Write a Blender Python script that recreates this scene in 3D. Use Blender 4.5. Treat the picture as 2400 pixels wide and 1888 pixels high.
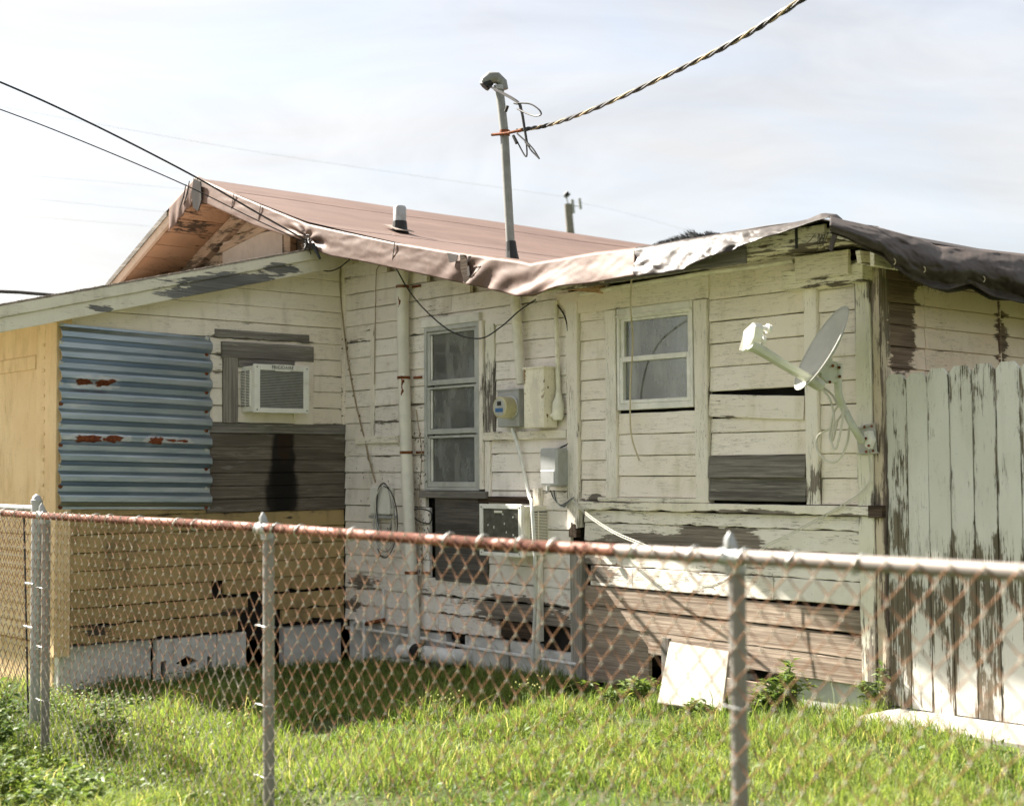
import bpy, bmesh, math, random
import numpy as np
from mathutils import Vector, Matrix, noise
R = math.radians
random.seed(7); rng = np.random.default_rng(7)
for o in list(bpy.data.objects): bpy.data.objects.remove(o)
scene = bpy.context.scene; COL = scene.collection

# ------------------------------------------------------------------ camera, sky, sun, exposure
# World: X runs along the front wall to the right, Y into the house, Z up; the inner corner stands at the origin.
F_PX = 3334.0; YAW, PITCH, ROLL = R(48.24), R(2.63), R(-.38)
CAM = Vector((9.7215, -6.8182, 1.45))
_fw = Vector((-math.sin(YAW), math.cos(YAW), 0)); _rt = Vector((math.cos(YAW), math.sin(YAW), 0)); _up = Vector((0, 0, 1))
FW = _fw*math.cos(PITCH) + _up*math.sin(PITCH); _u2 = _up*math.cos(PITCH) - _fw*math.sin(PITCH)
RT = _rt*math.cos(ROLL) + _u2*math.sin(ROLL); UP = _u2*math.cos(ROLL) - _rt*math.sin(ROLL)
cam = bpy.data.cameras.new('camera'); camo = bpy.data.objects.new('camera', cam); COL.objects.link(camo)
camo.matrix_world = Matrix(((RT.x, UP.x, -FW.x, CAM.x), (RT.y, UP.y, -FW.y, CAM.y), (RT.z, UP.z, -FW.z, CAM.z), (0, 0, 0, 1)))
cam.sensor_width = 36; cam.sensor_fit = 'HORIZONTAL'; cam.lens = F_PX/2400*36; cam.clip_start = .05; cam.clip_end = 2000
cam.dof.use_dof = True; cam.dof.focus_distance = 9.6; cam.dof.aperture_fstop = 2.6
scene.camera = camo
SUN = Vector((-4.15, -1.0, 3.95)).normalized()
EL = math.asin(SUN.z); AZ = math.atan2(SUN.x, SUN.y)
world = bpy.data.worlds.new('World'); scene.world = world; world.use_nodes = True
wn = world.node_tree; wn.nodes.clear()
sky = wn.nodes.new('ShaderNodeTexSky'); sky.sky_type = 'NISHITA'; sky.sun_disc = False
sky.sun_elevation = EL; sky.sun_rotation = AZ; sky.air_density = 1.0; sky.dust_density = 2.2; sky.ozone_density = 1.0
wtc = wn.nodes.new('ShaderNodeTexCoord'); wmp = wn.nodes.new('ShaderNodeMapping'); wmp.inputs['Scale'].default_value = (1.3, 1.3, 5.0); wmp.inputs['Rotation'].default_value = (.15, .2, .6)
wno = wn.nodes.new('ShaderNodeTexNoise'); wno.inputs['Scale'].default_value = 1.5; wno.inputs['Detail'].default_value = 6; wno.inputs['Roughness'].default_value = .55; wno.inputs['Distortion'].default_value = .6
wmr = wn.nodes.new('ShaderNodeMapRange'); wmr.inputs[1].default_value = .36; wmr.inputs[2].default_value = .62; wmr.inputs[3].default_value = .52; wmr.inputs[4].default_value = .97
wmx = wn.nodes.new('ShaderNodeMix'); wmx.data_type = 'RGBA'; 
wbw = wn.nodes.new('ShaderNodeRGBToBW'); wma = wn.nodes.new('ShaderNodeMath'); wma.operation = 'MULTIPLY_ADD'; wma.inputs[1].default_value = .20; wma.inputs[2].default_value = 3.35
wtn = wn.nodes.new('ShaderNodeVectorMath'); wtn.operation = 'MULTIPLY'; wtn.inputs[1].default_value = (1.0, .98, .955)
wn2 = wn.nodes.new('ShaderNodeTexNoise'); wn2.inputs['Scale'].default_value = 2.6; wn2.inputs['Detail'].default_value = 7; wn2.inputs['Roughness'].default_value = .6; wn2.inputs['Distortion'].default_value = 1.0
wm2 = wn.nodes.new('ShaderNodeMapRange'); wm2.inputs[1].default_value = .32; wm2.inputs[2].default_value = .68; wm2.inputs[3].default_value = .86; wm2.inputs[4].default_value = 1.10
wcv = wn.nodes.new('ShaderNodeVectorMath'); wcv.operation = 'MULTIPLY'          # uneven thin cloud
wn.links.new(wmp.outputs[0], wn2.inputs['Vector']); wn.links.new(wn2.outputs[0], wm2.inputs[0]); wn.links.new(wm2.outputs[0], wcv.inputs[1])
wbg = wn.nodes.new('ShaderNodeBackground'); wbg.inputs['Strength'].default_value = .050
wo = wn.nodes.new('ShaderNodeOutputWorld')
wl = wn.links.new
wl(wtc.outputs['Generated'], wmp.inputs['Vector']); wl(wmp.outputs[0], wno.inputs['Vector']); wl(wno.outputs[0], wmr.inputs[0])
wl(sky.outputs[0], wbw.inputs[0]); wl(wbw.outputs[0], wma.inputs[0]); wl(wma.outputs[0], wtn.inputs[0]); wl(wtn.outputs[0], wcv.inputs[0]); wl(wcv.outputs[0], wmx.inputs[7]); wl(wmr.outputs[0], wmx.inputs[0]); wl(sky.outputs[0], wmx.inputs[6]); wl(wmx.outputs[2], wbg.inputs[0]); wl(wbg.outputs[0], wo.inputs[0])
sl = bpy.data.lights.new('sun', 'SUN'); sl.energy = 5.0; sl.angle = R(.6); sl.color = (1.0, .93, .82)
slo = bpy.data.objects.new('sun', sl); COL.objects.link(slo); slo.rotation_euler = SUN.to_track_quat('Z', 'Y').to_euler(); slo.location = (0, 0, 12)
scene.view_settings.view_transform = 'Standard'; scene.view_settings.look = 'None'; scene.view_settings.gamma = 1.0
scene.view_settings.use_curve_mapping = False; scene.view_settings.exposure = 2.15
scene.render.engine = 'CYCLES'
cy_ = scene.cycles; cy_.max_bounces = 6; cy_.diffuse_bounces = 5; cy_.use_adaptive_sampling = True; cy_.adaptive_threshold = .025; cy_.glossy_bounces = 2; cy_.transmission_bounces = 2; cy_.transparent_max_bounces = 6; cy_.caustics_reflective = False; cy_.caustics_refractive = False

# ------------------------------------------------------------------ survey: a photo pixel (2400 x 1888) met with a real plane of the place
def ray(x, y): return FW + RT*((x-1200)/F_PX) - UP*((y-944)/F_PX)
def hit(x, y, ax, val):
    d = ray(x, y); return CAM + d*((val-CAM[ax])/d[ax])
def Fp(x, y, v=0.0): p = hit(x, y, 1, -v); return p.x, p.z       # plane of the front wall, v metres in front of it
def Sp(x, y, X=0.0): p = hit(x, y, 0, X); return p.y, p.z         # planes parallel to the wing wall
def F3(x, y, v=0.0): return hit(x, y, 1, -v)
def S3(x, y, X=0.0): return hit(x, y, 0, X)
def D3(x, y, depth): return CAM + ray(x, y)*depth
def G3(x, y, z=0.0): return hit(x, y, 2, z)
def gz(x, y): return -.13 + .037*max(-1.5, min(x, 7)) + .02*noise.noise((x*.7, y*.7, 0))

# ------------------------------------------------------------------ object helpers
def tag(o, label=None, cat=None, group=None, kind=None):
    if label: o['label'] = label
    if cat: o['category'] = cat
    if group: o['group'] = group
    if kind: o['kind'] = kind
    return o
LOC = {}
def thing(name, label, cat, loc=(0, 0, 0), group=None):
    o = bpy.data.objects.new(name, None); COL.objects.link(o); o.location = loc; o.empty_display_size = .2
    LOC[o.name] = Vector(loc); return tag(o, label, cat, group)
def setpar(o, parent):
    if parent is None: return
    o.parent = parent
    if parent.type == 'EMPTY': o.matrix_parent_inverse = Matrix.Translation(-LOC[parent.name])
def link(name, me, mats, parent=None, smooth=False):
    o = bpy.data.objects.new(name, me); COL.objects.link(o)
    for m in (mats if isinstance(mats, (list, tuple)) else [mats]): me.materials.append(m)
    if smooth: me.polygons.foreach_set('use_smooth', [True]*len(me.polygons))
    setpar(o, parent); return o
class MB:
    """collects boxes, bars, tubes and lathes into one mesh"""
    def __init__(s): s.v = []; s.f = []; s.mi = []
    def add(s, vs, fs, m=0):
        b = len(s.v); s.v += [tuple(v) for v in vs]; s.f += [tuple(b+i for i in f) for f in fs]; s.mi += [m]*len(fs); return s
    def box(s, a, b, m=0, M=None):
        (x0, y0, z0), (x1, y1, z1) = a, b
        vs = [Vector(p) for p in ((x0,y0,z0),(x1,y0,z0),(x1,y1,z0),(x0,y1,z0),(x0,y0,z1),(x1,y0,z1),(x1,y1,z1),(x0,y1,z1))]
        if M: vs = [M @ v for v in vs]
        return s.add(vs, [(0,3,2,1),(4,5,6,7),(0,1,5,4),(1,2,6,5),(2,3,7,6),(3,0,4,7)], m)
    def tube(s, pts, r, n=8, m=0, cap=True, ell=1.0):
        pts = [Vector(p) for p in pts]; rs = r if isinstance(r, (list, tuple)) else [r]*len(pts)
        vs = []; fs = []; ref = None
        for i, p in enumerate(pts):
            t = (pts[min(i+1, len(pts)-1)] - pts[max(i-1, 0)])
            t = t.normalized() if t.length > 1e-9 else Vector((0, 0, 1))
            if ref is None: ref = Vector((0, 0, 1)) if abs(t.z) < .9 else Vector((1, 0, 0))
            a = (ref - t*ref.dot(t)).normalized(); b = t.cross(a); ref = a
            for k in range(n):
                c = 2*math.pi*k/n; vs.append(p + a*(rs[i]*math.cos(c)) + b*(rs[i]*ell*math.sin(c)))
        for i in range(len(pts)-1):
            for k in range(n):
                fs.append((i*n+k, i*n+(k+1) % n, (i+1)*n+(k+1) % n, (i+1)*n+k))
        if cap: fs.append(tuple(range(n-1, -1, -1))); fs.append(tuple((len(pts)-1)*n+k for k in range(n)))
        return s.add(vs, fs, m)
    def prism(s, poly, d, m=0):
        """poly: list of 3D points, d: extrusion vector"""
        n = len(poly); d = Vector(d); vs = [Vector(p) for p in poly]; vs += [p+d for p in vs]
        return s.add(vs, [tuple(range(n)), tuple(range(2*n-1, n-1, -1))] + [(i, i+n, (i+1) % n+n, (i+1) % n) for i in range(n)], m)
    def lathe(s, prof, M, n=20, m=0):
        """prof: (radius, height) pairs"""
        vs = []; fs = []
        for r, h in prof:
            for k in range(n): c = 2*math.pi*k/n; vs.append(M @ Vector((r*math.cos(c), r*math.sin(c), h)))
        for i in range(len(prof)-1):
            for k in range(n): fs.append((i*n+k, i*n+(k+1) % n, (i+1)*n+(k+1) % n, (i+1)*n+k))
        fs.append(tuple(range(n-1, -1, -1))); fs.append(tuple((len(prof)-1)*n+k for k in range(n)))
        return s.add(vs, fs, m)
    def build(s, name, mats, parent=None, smooth=False, bevel=0, recalc=True, origin=False):
        me = bpy.data.meshes.new(name); vs = s.v; loc = None
        if origin:
            a = np.array(vs); loc = Vector(((a[:,0].min()+a[:,0].max())/2, (a[:,1].min()+a[:,1].max())/2, a[:,2].min())); vs = [tuple(Vector(v)-loc) for v in vs]
        me.from_pydata(vs, [], s.f); me.polygons.foreach_set('material_index', s.mi)
        if recalc or bevel:
            bm = bmesh.new(); bm.from_mesh(me); bmesh.ops.recalc_face_normals(bm, faces=bm.faces)
            if bevel: bmesh.ops.bevel(bm, geom=[e for e in bm.edges if len(e.link_faces) == 2 and e.calc_face_angle() > .6], offset=bevel, segments=1, affect='EDGES', clamp_overlap=True)
            bm.to_mesh(me); bm.free()
        o = link(name, me, mats, parent, smooth)
        if loc is not None: o.location = loc
        if smooth:
            try: me.set_sharp_from_angle(angle=R(40))
            except Exception: pass
        return o
def spline(pts, n=8):
    """Catmull-Rom through the points"""
    P = [Vector(p) for p in pts]; P = [P[0]*2-P[1]] + P + [P[-1]*2-P[-2]]; out = []
    for i in range(1, len(P)-2):
        for k in range(n):
            t = k/n; a, b, c, d = P[i-1:i+3]
            out.append(.5*((2*b) + (c-a)*t + (2*a-5*b+4*c-d)*t*t + (3*b-a-3*c+d)*t**3))
    out.append(P[-2]); return out
def cable(name, pts, r, mat, label=None, cat='cable', parent=None, n=6, sp=8, group=None):
    o = MB().tube(spline(pts, sp), r, n).build(name, mat, parent, smooth=True)
    if parent is None: tag(o, label, cat, group)
    return o
def FR(a, d, z): return (a, -d, z)            # front wall frame: along X, d metres out of the wall
def SD(a, d, z): return (d, a, z)             # wing wall frame: along Y, facing +X
XC = 5.19
def CR(a, d, z): return (XC+d, a, z)          # corner wall frame
YL = -2.47
def LF(a, d, z): return (a, YL-d, z)          # left end wall frame
def across(o, vals):
    at_ = o.data.attributes.new('across', 'FLOAT', 'POINT'); at_.data.foreach_set('value', vals)     # 1..2 across the width of a board: paint flakes from the edges
def plank(name, parent, mat, fr, a0, a1, z0, z1, d0=0.0, d1=.02, vert=False, lap=0.0, jit=.0015, seg=0, tilt=0.0, rag=0.0, skew=0.0, ragends=0.0):
    """one board: lapped if horizontal, chamfered edges, slightly uneven outline; tilt drops its far end, rag tears its lower edge"""
    L = (z1-z0) if vert else (a1-a0); W = (a1-a0) if vert else (z1-z0)
    n = seg or max(2, min(26, int(L/.09))) ; c = min(.004, W*.2)
    if rag: n = max(n, int(L/.03))
    vs = []; fs = []; K = 6; ph = random.uniform(0, 90)
    w0 = random.uniform(-1, 1)*jit; w1 = random.uniform(-1, 1)*jit
    for i in range(n+1):
        t = i/n; l = L*t
        e0 = (w0 + noise.noise((l*6, ph, 0))*jit*2); e1 = (w1 + noise.noise((l*6, ph+9, 3))*jit*2)
        if rag: e0 += max(0, noise.noise((l*9, ph, 5))+.25+.5*noise.noise((l*31, ph, 8)))*rag
        dd = noise.noise((l*3, ph, 7))*jit*1.2
        if ragends and i in (0, n): pass
        sec = [(e0, d0), (e0, d1-c+dd), (e0+c, d1+dd), (W+e1-c, d1-lap+dd), (W+e1, d1-lap-c+dd), (W+e1, d0)]
        for w, d in sec:
            ll = l
            if ragends and i in (0, n): ll += (1 if i == 0 else -1)*abs(noise.noise((w*60, ph, d)))*ragends
            if vert: vs.append(fr(a0+w+skew*t, d, z0+ll))
            else: vs.append(fr(a0+ll, d, z0+w-tilt*t))
    for i in range(n):
        for k in range(K): fs.append((i*K+k, i*K+(k+1) % K, (i+1)*K+(k+1) % K, (i+1)*K+k))
    fs.append(tuple(range(K))); fs.append(tuple(n*K+k for k in range(K-1, -1, -1)))
    o = MB().add(vs, fs).build(name, mat, parent); across(o, [1.0, 1.0, 1.0, 2.0, 2.0, 2.0]*(n+1)); return o
def bar(name, parent, mat, fr, a0, a1, z0, z1, d0, d1, bevel=.003):
    m = MB(); p = [fr(a, d, z) for a in (a0, a1) for d in (d0, d1) for z in (z0, z1)]
    lo = [min(q[i] for q in p) for i in range(3)]; hi = [max(q[i] for q in p) for i in range(3)]
    return m.box(lo, hi).build(name, mat, parent, bevel=bevel)

# ------------------------------------------------------------------ materials
class NG:
    def __init__(s, name):
        s.m = bpy.data.materials.new(name); s.m.use_nodes = True; s.t = s.m.node_tree; s.t.nodes.clear()
        s.out = s.N('ShaderNodeOutputMaterial'); s.tc = s.N('ShaderNodeTexCoord'); s.co = s.tc.outputs['Object']
    def N(s, t, **k):
        n = s.t.nodes.new(t)
        for a, b in k.items(): setattr(n, a, b)
        return n
    def put(s, sock, v):
        if hasattr(v, 'is_linked') or isinstance(v, bpy.types.NodeSocket): s.t.links.new(v, sock)
        else:
            if isinstance(v, (tuple, list)) and len(v) == 3 and sock.type == 'RGBA': v = (*v, 1)
            sock.default_value = v
    def math(s, op, a, b=0.0, c=0.0, clamp=False):
        n = s.N('ShaderNodeMath', operation=op, use_clamp=clamp); s.put(n.inputs[0], a); s.put(n.inputs[1], b)
        if op in ('MULTIPLY_ADD', 'COMPARE'): s.put(n.inputs[2], c)
        return n.outputs[0]
    def vm(s, op, a, b=(0, 0, 0)):
        n = s.N('ShaderNodeVectorMath', operation=op); s.put(n.inputs[0], a); s.put(n.inputs[1], b)
        return n.outputs['Value'] if op in ('LENGTH', 'DISTANCE') else n.outputs[0]
    def noise(s, sc, vec=None, detail=4, rough=.6, dist=0.0, scale=1.0):
        v = s.vm('MULTIPLY', vec if vec is not None else s.co, sc if isinstance(sc, tuple) else (sc, sc, sc))
        n = s.N('ShaderNodeTexNoise'); s.put(n.inputs['Vector'], v); n.inputs['Scale'].default_value = scale
        n.inputs['Detail'].default_value = detail; n.inputs['Roughness'].default_value = rough; n.inputs['Distortion'].default_value = dist
        return n.outputs[0]
    def mr(s, v, a, b, c=0.0, d=1.0, smooth=True):
        n = s.N('ShaderNodeMapRange', interpolation_type='SMOOTHSTEP' if smooth else 'LINEAR'); s.put(n.inputs[0], v)
        for i, x in enumerate((a, b, c, d)): s.put(n.inputs[i+1], x)
        return n.outputs[0]
    def mix(s, f, a, b, bt='MIX'):
        n = s.N('ShaderNodeMix', data_type='RGBA', blend_type=bt); s.put(n.inputs[0], f); s.put(n.inputs[6], a); s.put(n.inputs[7], b); return n.outputs[2]
    def rand(s): return s.N('ShaderNodeObjectInfo').outputs['Random']
    def bsdf(s, col, rough=.8, metal=0.0, bump=None, bs=.4, bd=.003, spec=.3, **k):
        p = s.N('ShaderNodeBsdfPrincipled'); s.put(p.inputs['Base Color'], col); s.put(p.inputs['Roughness'], rough); s.put(p.inputs['Metallic'], metal); s.put(p.inputs['Specular IOR Level'], spec)
        for a, b in k.items(): s.put(p.inputs[a.replace('_', ' ')], b)
        if bump is not None:
            b = s.N('ShaderNodeBump'); b.inputs['Strength'].default_value = bs; b.inputs['Distance'].default_value = bd
            s.put(b.inputs['Height'], bump); s.put(p.inputs['Normal'], b.outputs[0])
        s.t.links.new(p.outputs[0], s.out.inputs[0]); s.p = p; return s.m
    def spot(s, c, r, amp, warp):
        v = s.vm('SUBTRACT', warp, c); v = s.vm('MULTIPLY', v, tuple(1/max(q, 1e-3) for q in r))
        return s.math('MULTIPLY', s.math('SUBTRACT', 1.0, s.vm('LENGTH', v), clamp=True), amp)
def grainvec(vert, a, b): return (b, b, a) if vert else (a, a, b)
def wood_col(g, vec, w1, w2, vert, knots=True):
    gr = g.noise(grainvec(vert, 2.2, 95), vec, 5, .65); big = g.noise(grainvec(vert, 1.6, 9), vec, 3, .5)
    c = g.mix(g.mr(gr, .36, .66), w1, w2); c = g.mix(g.mr(big, .42, .7, 0, .55), c, tuple(x*.55 for x in w1))
    fine = g.noise(grainvec(vert, 5, 260), vec, 3, .6)
    c = g.mix(g.mr(fine, .52, .66, 0, .55), c, tuple(x*.42 for x in w1))
    return c, gr
def paint(name, col, col2, peel=.72, w1=(.16,.135,.11), w2=(.30,.26,.22), vert=False, spots=(), crack=.5, dirt=.35, dirtcol=(.30,.26,.18), rough=.72, soft=.02, stains=(), rnd=.10, low=None, edge=.055):
    g = NG(name); r = g.rand(); off = g.math('MULTIPLY', r, 31.0)
    cb = g.N('ShaderNodeCombineXYZ')
    for i in range(3): g.put(cb.inputs[i], off)
    vec = g.vm('ADD', g.co, cb.outputs[0])
    A = g.noise(grainvec(vert, 4.5, 15), vec, 6, .62, .3); B = g.noise(grainvec(vert, 5 if vert else 7, 120 if vert else 85), vec, 5, .65); Lo = g.noise((1.15, 1.15, 1.4), g.co, 3, .5)
    val = g.math('ADD', g.math('MULTIPLY', A, .40), g.math('MULTIPLY', B, .34)); val = g.math('MULTIPLY_ADD', Lo, .40, val)
    val = g.math('MULTIPLY_ADD', g.math('SUBTRACT', r, .5), rnd, val)
    at_ = g.N('ShaderNodeAttribute'); at_.attribute_name = 'across'; ac_ = at_.outputs['Fac']
    ed_ = g.math('ABSOLUTE', g.math('SUBTRACT', ac_, 1.5)); ed_ = g.math('MULTIPLY', g.mr(ed_, .36, .50, 0, edge), g.math('GREATER_THAN', ac_, .5))
    val = g.math('ADD', val, ed_)
    if spots:
        wx = g.noise(7.0, None, 4, .6); wv = g.N('ShaderNodeTexNoise'); g.put(wv.inputs['Vector'], g.co); wv.inputs['Scale'].default_value = 9; wv.inputs['Detail'].default_value = 5
        warp = g.vm('ADD', g.co, g.vm('MULTIPLY', g.vm('SUBTRACT', wv.outputs['Color'], (.5, .5, .5)), (.12, .12, .05)))
        for c, rr, amp in spots: val = g.math('ADD', val, g.spot(c, rr, amp, warp))
    if low:                        # paint worn off towards a weathered lower edge of the board
        sx = g.N('ShaderNodeSeparateXYZ'); g.put(sx.inputs[0], g.co); val = g.math('ADD', val, g.mr(sx.outputs[2], low[0], low[1], low[2], 0.0))
    mask = g.mr(val, peel, peel+soft)
    wc, gr = wood_col(g, vec, w1, w2, vert)
    pc = g.mix(g.mr(g.noise(2.3, vec, 3, .5), .35, .65), col, col2)
    dn = g.noise((7, 7, 2.0), g.co, 4, .6); pc = g.mix(g.mr(dn, .50, .78, 0, dirt), pc, dirtcol)
    sp = g.noise(95.0, vec, 2, .5); pc = g.mix(g.mr(sp, .66, .72, 0, .55*dirt+.1), pc, (.12, .10, .07))
    br = g.math('MULTIPLY_ADD', r, .16, .90); pc = g.mix(1.0, pc, g.N('ShaderNodeCombineColor').outputs[0], 'MULTIPLY') if False else g.mix(g.math('MULTIPLY', r, .16), pc, tuple(x*.72 for x in col2))
    C = g.noise(grainvec(vert, 4, 70), vec, 3, .55); ck = g.math('MULTIPLY', g.mr(g.math('ABSOLUTE', g.math('SUBTRACT', C, .5)), .004, .014, 1, 0), g.mr(g.math('ADD', A, Lo), .92, 1.08, 0, crack))
    pc = g.mix(ck, pc, (.07, .055, .04))
    edge = g.math('MULTIPLY', g.mr(val, peel-.035, peel, 0, .35), g.math('SUBTRACT', 1.0, mask)); pc = g.mix(edge, pc, tuple(x*.75 for x in col2))
    fin = g.mix(mask, pc, wc)
    for c, rr, sc, am in stains:
        wv2 = g.N('ShaderNodeTexNoise'); g.put(wv2.inputs['Vector'], g.co); wv2.inputs['Scale'].default_value = 14; wv2.inputs['Detail'].default_value = 5
        warp2 = g.vm('ADD', g.co, g.vm('MULTIPLY', g.vm('SUBTRACT', wv2.outputs['Color'], (.5, .5, .5)), (.06, .06, .06)))
        fin = g.mix(g.mr(g.spot(c, rr, 1.0, warp2), .05, .35, 0, am), fin, sc)
    h = g.math('MULTIPLY_ADD', gr, .35, g.math('SUBTRACT', 1.0, mask)); h = g.math('SUBTRACT', h, ck)
    return g.bsdf(fin, rough, bump=h, bs=.55, bd=.0035)
def rawwood(name, w1, w2, vert=False, rough=.85, stains=(), streak=None):
    g = NG(name); r = g.rand(); cb = g.N('ShaderNodeCombineXYZ'); off = g.math('MULTIPLY', r, 23.0)
    for i in range(3): g.put(cb.inputs[i], off)
    vec = g.vm('ADD', g.co, cb.outputs[0]); c, gr = wood_col(g, vec, w1, w2, vert)
    kn = g.N('ShaderNodeTexVoronoi'); g.put(kn.inputs['Vector'], g.vm('MULTIPLY', vec, grainvec(vert, 2.2, 5.5))); kn.inputs['Scale'].default_value = 1.0
    c = g.mix(g.mr(kn.outputs['Distance'], .05, .12, .75, 0), c, tuple(x*.25 for x in w1))
    c = g.mix(g.math('MULTIPLY', r, .35), c, tuple(x*.7 for x in w2))
    if streak: c = g.mix(g.mr(g.noise(grainvec(vert, 3, 26), vec, 5, .65), .60, .66, 0, streak[1]), c, streak[0])
    for cc, rr, sc, am in stains:
        wv2 = g.N('ShaderNodeTexNoise'); g.put(wv2.inputs['Vector'], g.co); wv2.inputs['Scale'].default_value = 12; wv2.inputs['Detail'].default_value = 6
        warp2 = g.vm('ADD', g.co, g.vm('MULTIPLY', g.vm('SUBTRACT', wv2.outputs['Color'], (.5, .5, .5)), (.07, .07, .10)))
        c = g.mix(g.mr(g.spot(cc, rr, 1.0, warp2), .08, .38, 0, am), c, sc)
    return g.bsdf(c, rough, bump=gr, bs=.6, bd=.004, spec=.2)
def plain(name, col, rough=.6, metal=0.0, var=.12, sc=9.0, spec=.4, dirt=None, bump=.15):
    g = NG(name); n = g.noise(sc, None, 5, .6); c = g.mix(g.mr(n, .3, .7), tuple(x*(1-var) for x in col), tuple(min(1, x*(1+var)) for x in col))
    if dirt: c = g.mix(g.mr(g.noise(sc*.6, None, 6, .65, .5), .52, .72, 0, dirt[1]), c, dirt[0])
    return g.bsdf(c, rough, metal, bump=g.noise(sc*6, None, 3, .6), bs=bump, bd=.002, spec=spec)
def rusty(name, col, rust=(.23,.075,.03), amount=.6, metal=0.0, rough=.55, spots=(), drip=True):
    g = NG(name); n = g.noise((5, 5, 1.6) if drip else 6.0, None, 6, .65, .3); n2 = g.noise(40.0, None, 4, .6)
    v = g.math('MULTIPLY_ADD', n2, .25, g.math('MULTIPLY', n, .85))
    for c, rr, am in spots: 
        wv = g.N('ShaderNodeTexNoise'); g.put(wv.inputs['Vector'], g.co); wv.inputs['Scale'].default_value = 22; wv.inputs['Detail'].default_value = 5
        v = g.math('ADD', v, g.spot(c, rr, am, g.vm('ADD', g.co, g.vm('MULTIPLY', g.vm('SUBTRACT', wv.outputs['Color'], (.5, .5, .5)), (.05, .05, .035)))))
    m = g.mr(v, amount, amount+.05); rc = g.mix(g.mr(n2, .35, .65), rust, tuple(x*.45 for x in rust))
    pale = g.mr(v, amount-.11, amount-.03, 0, .35)
    c = g.mix(g.mr(g.noise(3.0, None, 4, .6), .35, .7), col, tuple(x*.8 for x in col)); c = g.mix(pale, c, tuple(min(1, x*1.25+.03) for x in col)); c = g.mix(m, c, rc)
    ro = g.mr(m, 0, 1, rough, .9, False)
    return g.bsdf(c, ro, g.math('MULTIPLY', g.math('SUBTRACT', 1.0, m), metal), bump=g.math('MULTIPLY_ADD', n2, .5, m), bs=.3, bd=.002)

WHITE = (.91,.86,.81); WHITE2 = (.86,.80,.73)
MAT = {}
MAT['white'] = paint('peeling_white_paint', WHITE, WHITE2, .72, stains=[((.95,-.02,1.05),(.16,.3,.45),(.20,.14,.08),.35)],
    spots=[((.25,0,.55),(.35,.2,.10),.25),((.12,0,.36),(.3,.2,.12),.25),((2.2,0,.45),(.75,.2,.22),.34),((1.2,0,.5),(.5,.2,.12),.16),((2.5,0,.25),(.4,.2,.2),.3),((2.75,0,1.0),(.08,.1,.12),.5)])
MAT['wing'] = paint('cream_wing_paint', (.91,.84,.755), (.86,.785,.685), .755, crack=.35, spots=[(S3(610,790),(.2,.55,.05),.30),((0,-1.2,2.3),(.2,.08,.4),.18),((0,-.05,1.95),(.2,.10,.7),.10)])
MAT['front'] = paint('pale_green_cream_paint', (.91,.84,.765), (.87,.79,.69), .74, crack=.4, dirt=.45, dirtcol=(.42,.38,.20), spots=[(F3(1520,1268),(.5,.2,.06),.42),(F3(1690,1266),(.45,.2,.09),.45),((2.95,0,1.25),(.2,.2,.05),.3),((4.35,0,1.27),(.35,.2,.04),.12)])
MAT['front_lower'] = paint('worn_lower_cream_paint', (.88,.835,.765), (.83,.775,.685), .69, crack=1.0, dirt=.4, dirtcol=(.42,.38,.22), spots=[(F3(1520,1268),(.5,.2,.06),.42),(F3(1680,1264),(.5,.2,.10),.48),(F3(1390,1320),(.2,.2,.06),.35),((2.95,0,.74),(.25,.2,.08),.3)])
MAT['trim'] = paint('cream_trim_paint', (.89,.84,.765), (.85,.79,.70), .715, vert=True, crack=.5, spots=[((4.73,0,1.30),(.10,.2,.30),.35)])
MAT['trim_h'] = paint('cream_rail_paint', (.88,.83,.73), (.83,.77,.65), .70, crack=.8, spots=[((4.25,0,1.17),(.5,.2,.05),.3),((4.95,0,1.15),(.2,.2,.04),.3)])
MAT['corner'] = paint('worn_corner_board_paint', (.82,.79,.69), (.78,.745,.62), .68, vert=True, spots=[((5.1,0,.35),(.15,.2,.5),.2)])
MAT['pink'] = paint('peeling_peach_paint', (.88,.73,.61), (.85,.68,.55), .725, w1=(.14,.09,.065), w2=(.27,.19,.14), dirtcol=(.4,.27,.17), spots=[((5.2,.18,2.2),(.2,.22,.6),.45),((5.2,1.28,2.3),(.2,.16,.5),.30),((5.2,.2,2.55),(.2,.3,.15),.2)])
MAT['ochre'] = paint('faded_ochre_paint', (.46,.335,.155), (.37,.27,.125), .735, dirt=.75, dirtcol=(.15,.115,.06), crack=.7, w1=(.07,.055,.04), w2=(.15,.12,.085), spots=[((0,-1.0,.36),(.2,.6,.07),.22),((0,-2.2,.3),(.2,.35,.1),.15),((0,-.4,1.08),(.2,.5,.06),.2)])
MAT['yellow'] = paint('orange_yellow_wall_paint', (.77,.58,.34), (.72,.52,.29), .79, dirt=.5, dirtcol=(.42,.27,.10), vert=True, crack=.4)
MAT['fascia'] = paint('grey_green_fascia_paint', (.72,.685,.58), (.67,.635,.53), .80, w1=(.12,.12,.12), w2=(.22,.215,.21), rnd=0,
    spots=[(S3(500,674,.243),(.5,.75,.10),.42),(S3(580,654,.243),(.5,.7,.09),.42),(S3(420,694,.243),(.5,.5,.07),.36),(S3(665,630,.243),(.5,.4,.085),.42),(S3(232,722,.243),(.4,.25,.05),.36),(S3(305,709,.243),(.4,.35,.05),.28)])
MAT['mint'] = paint('worn_mint_picket_paint', (.71,.70,.66), (.66,.65,.60), .618, vert=True, w1=(.13,.108,.075), w2=(.23,.195,.145), low=(.1,1.3,.075), dirt=.25, rnd=.06)
MAT['cornerpost'] = paint('worn_peach_post_paint', (.68,.58,.46), (.62,.52,.40), .635, vert=True, w1=(.13,.10,.08), w2=(.26,.21,.17))
MAT['corner_h'] = paint('worn_cream_beam_paint', (.78,.72,.58), (.74,.67,.53), .72)
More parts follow.
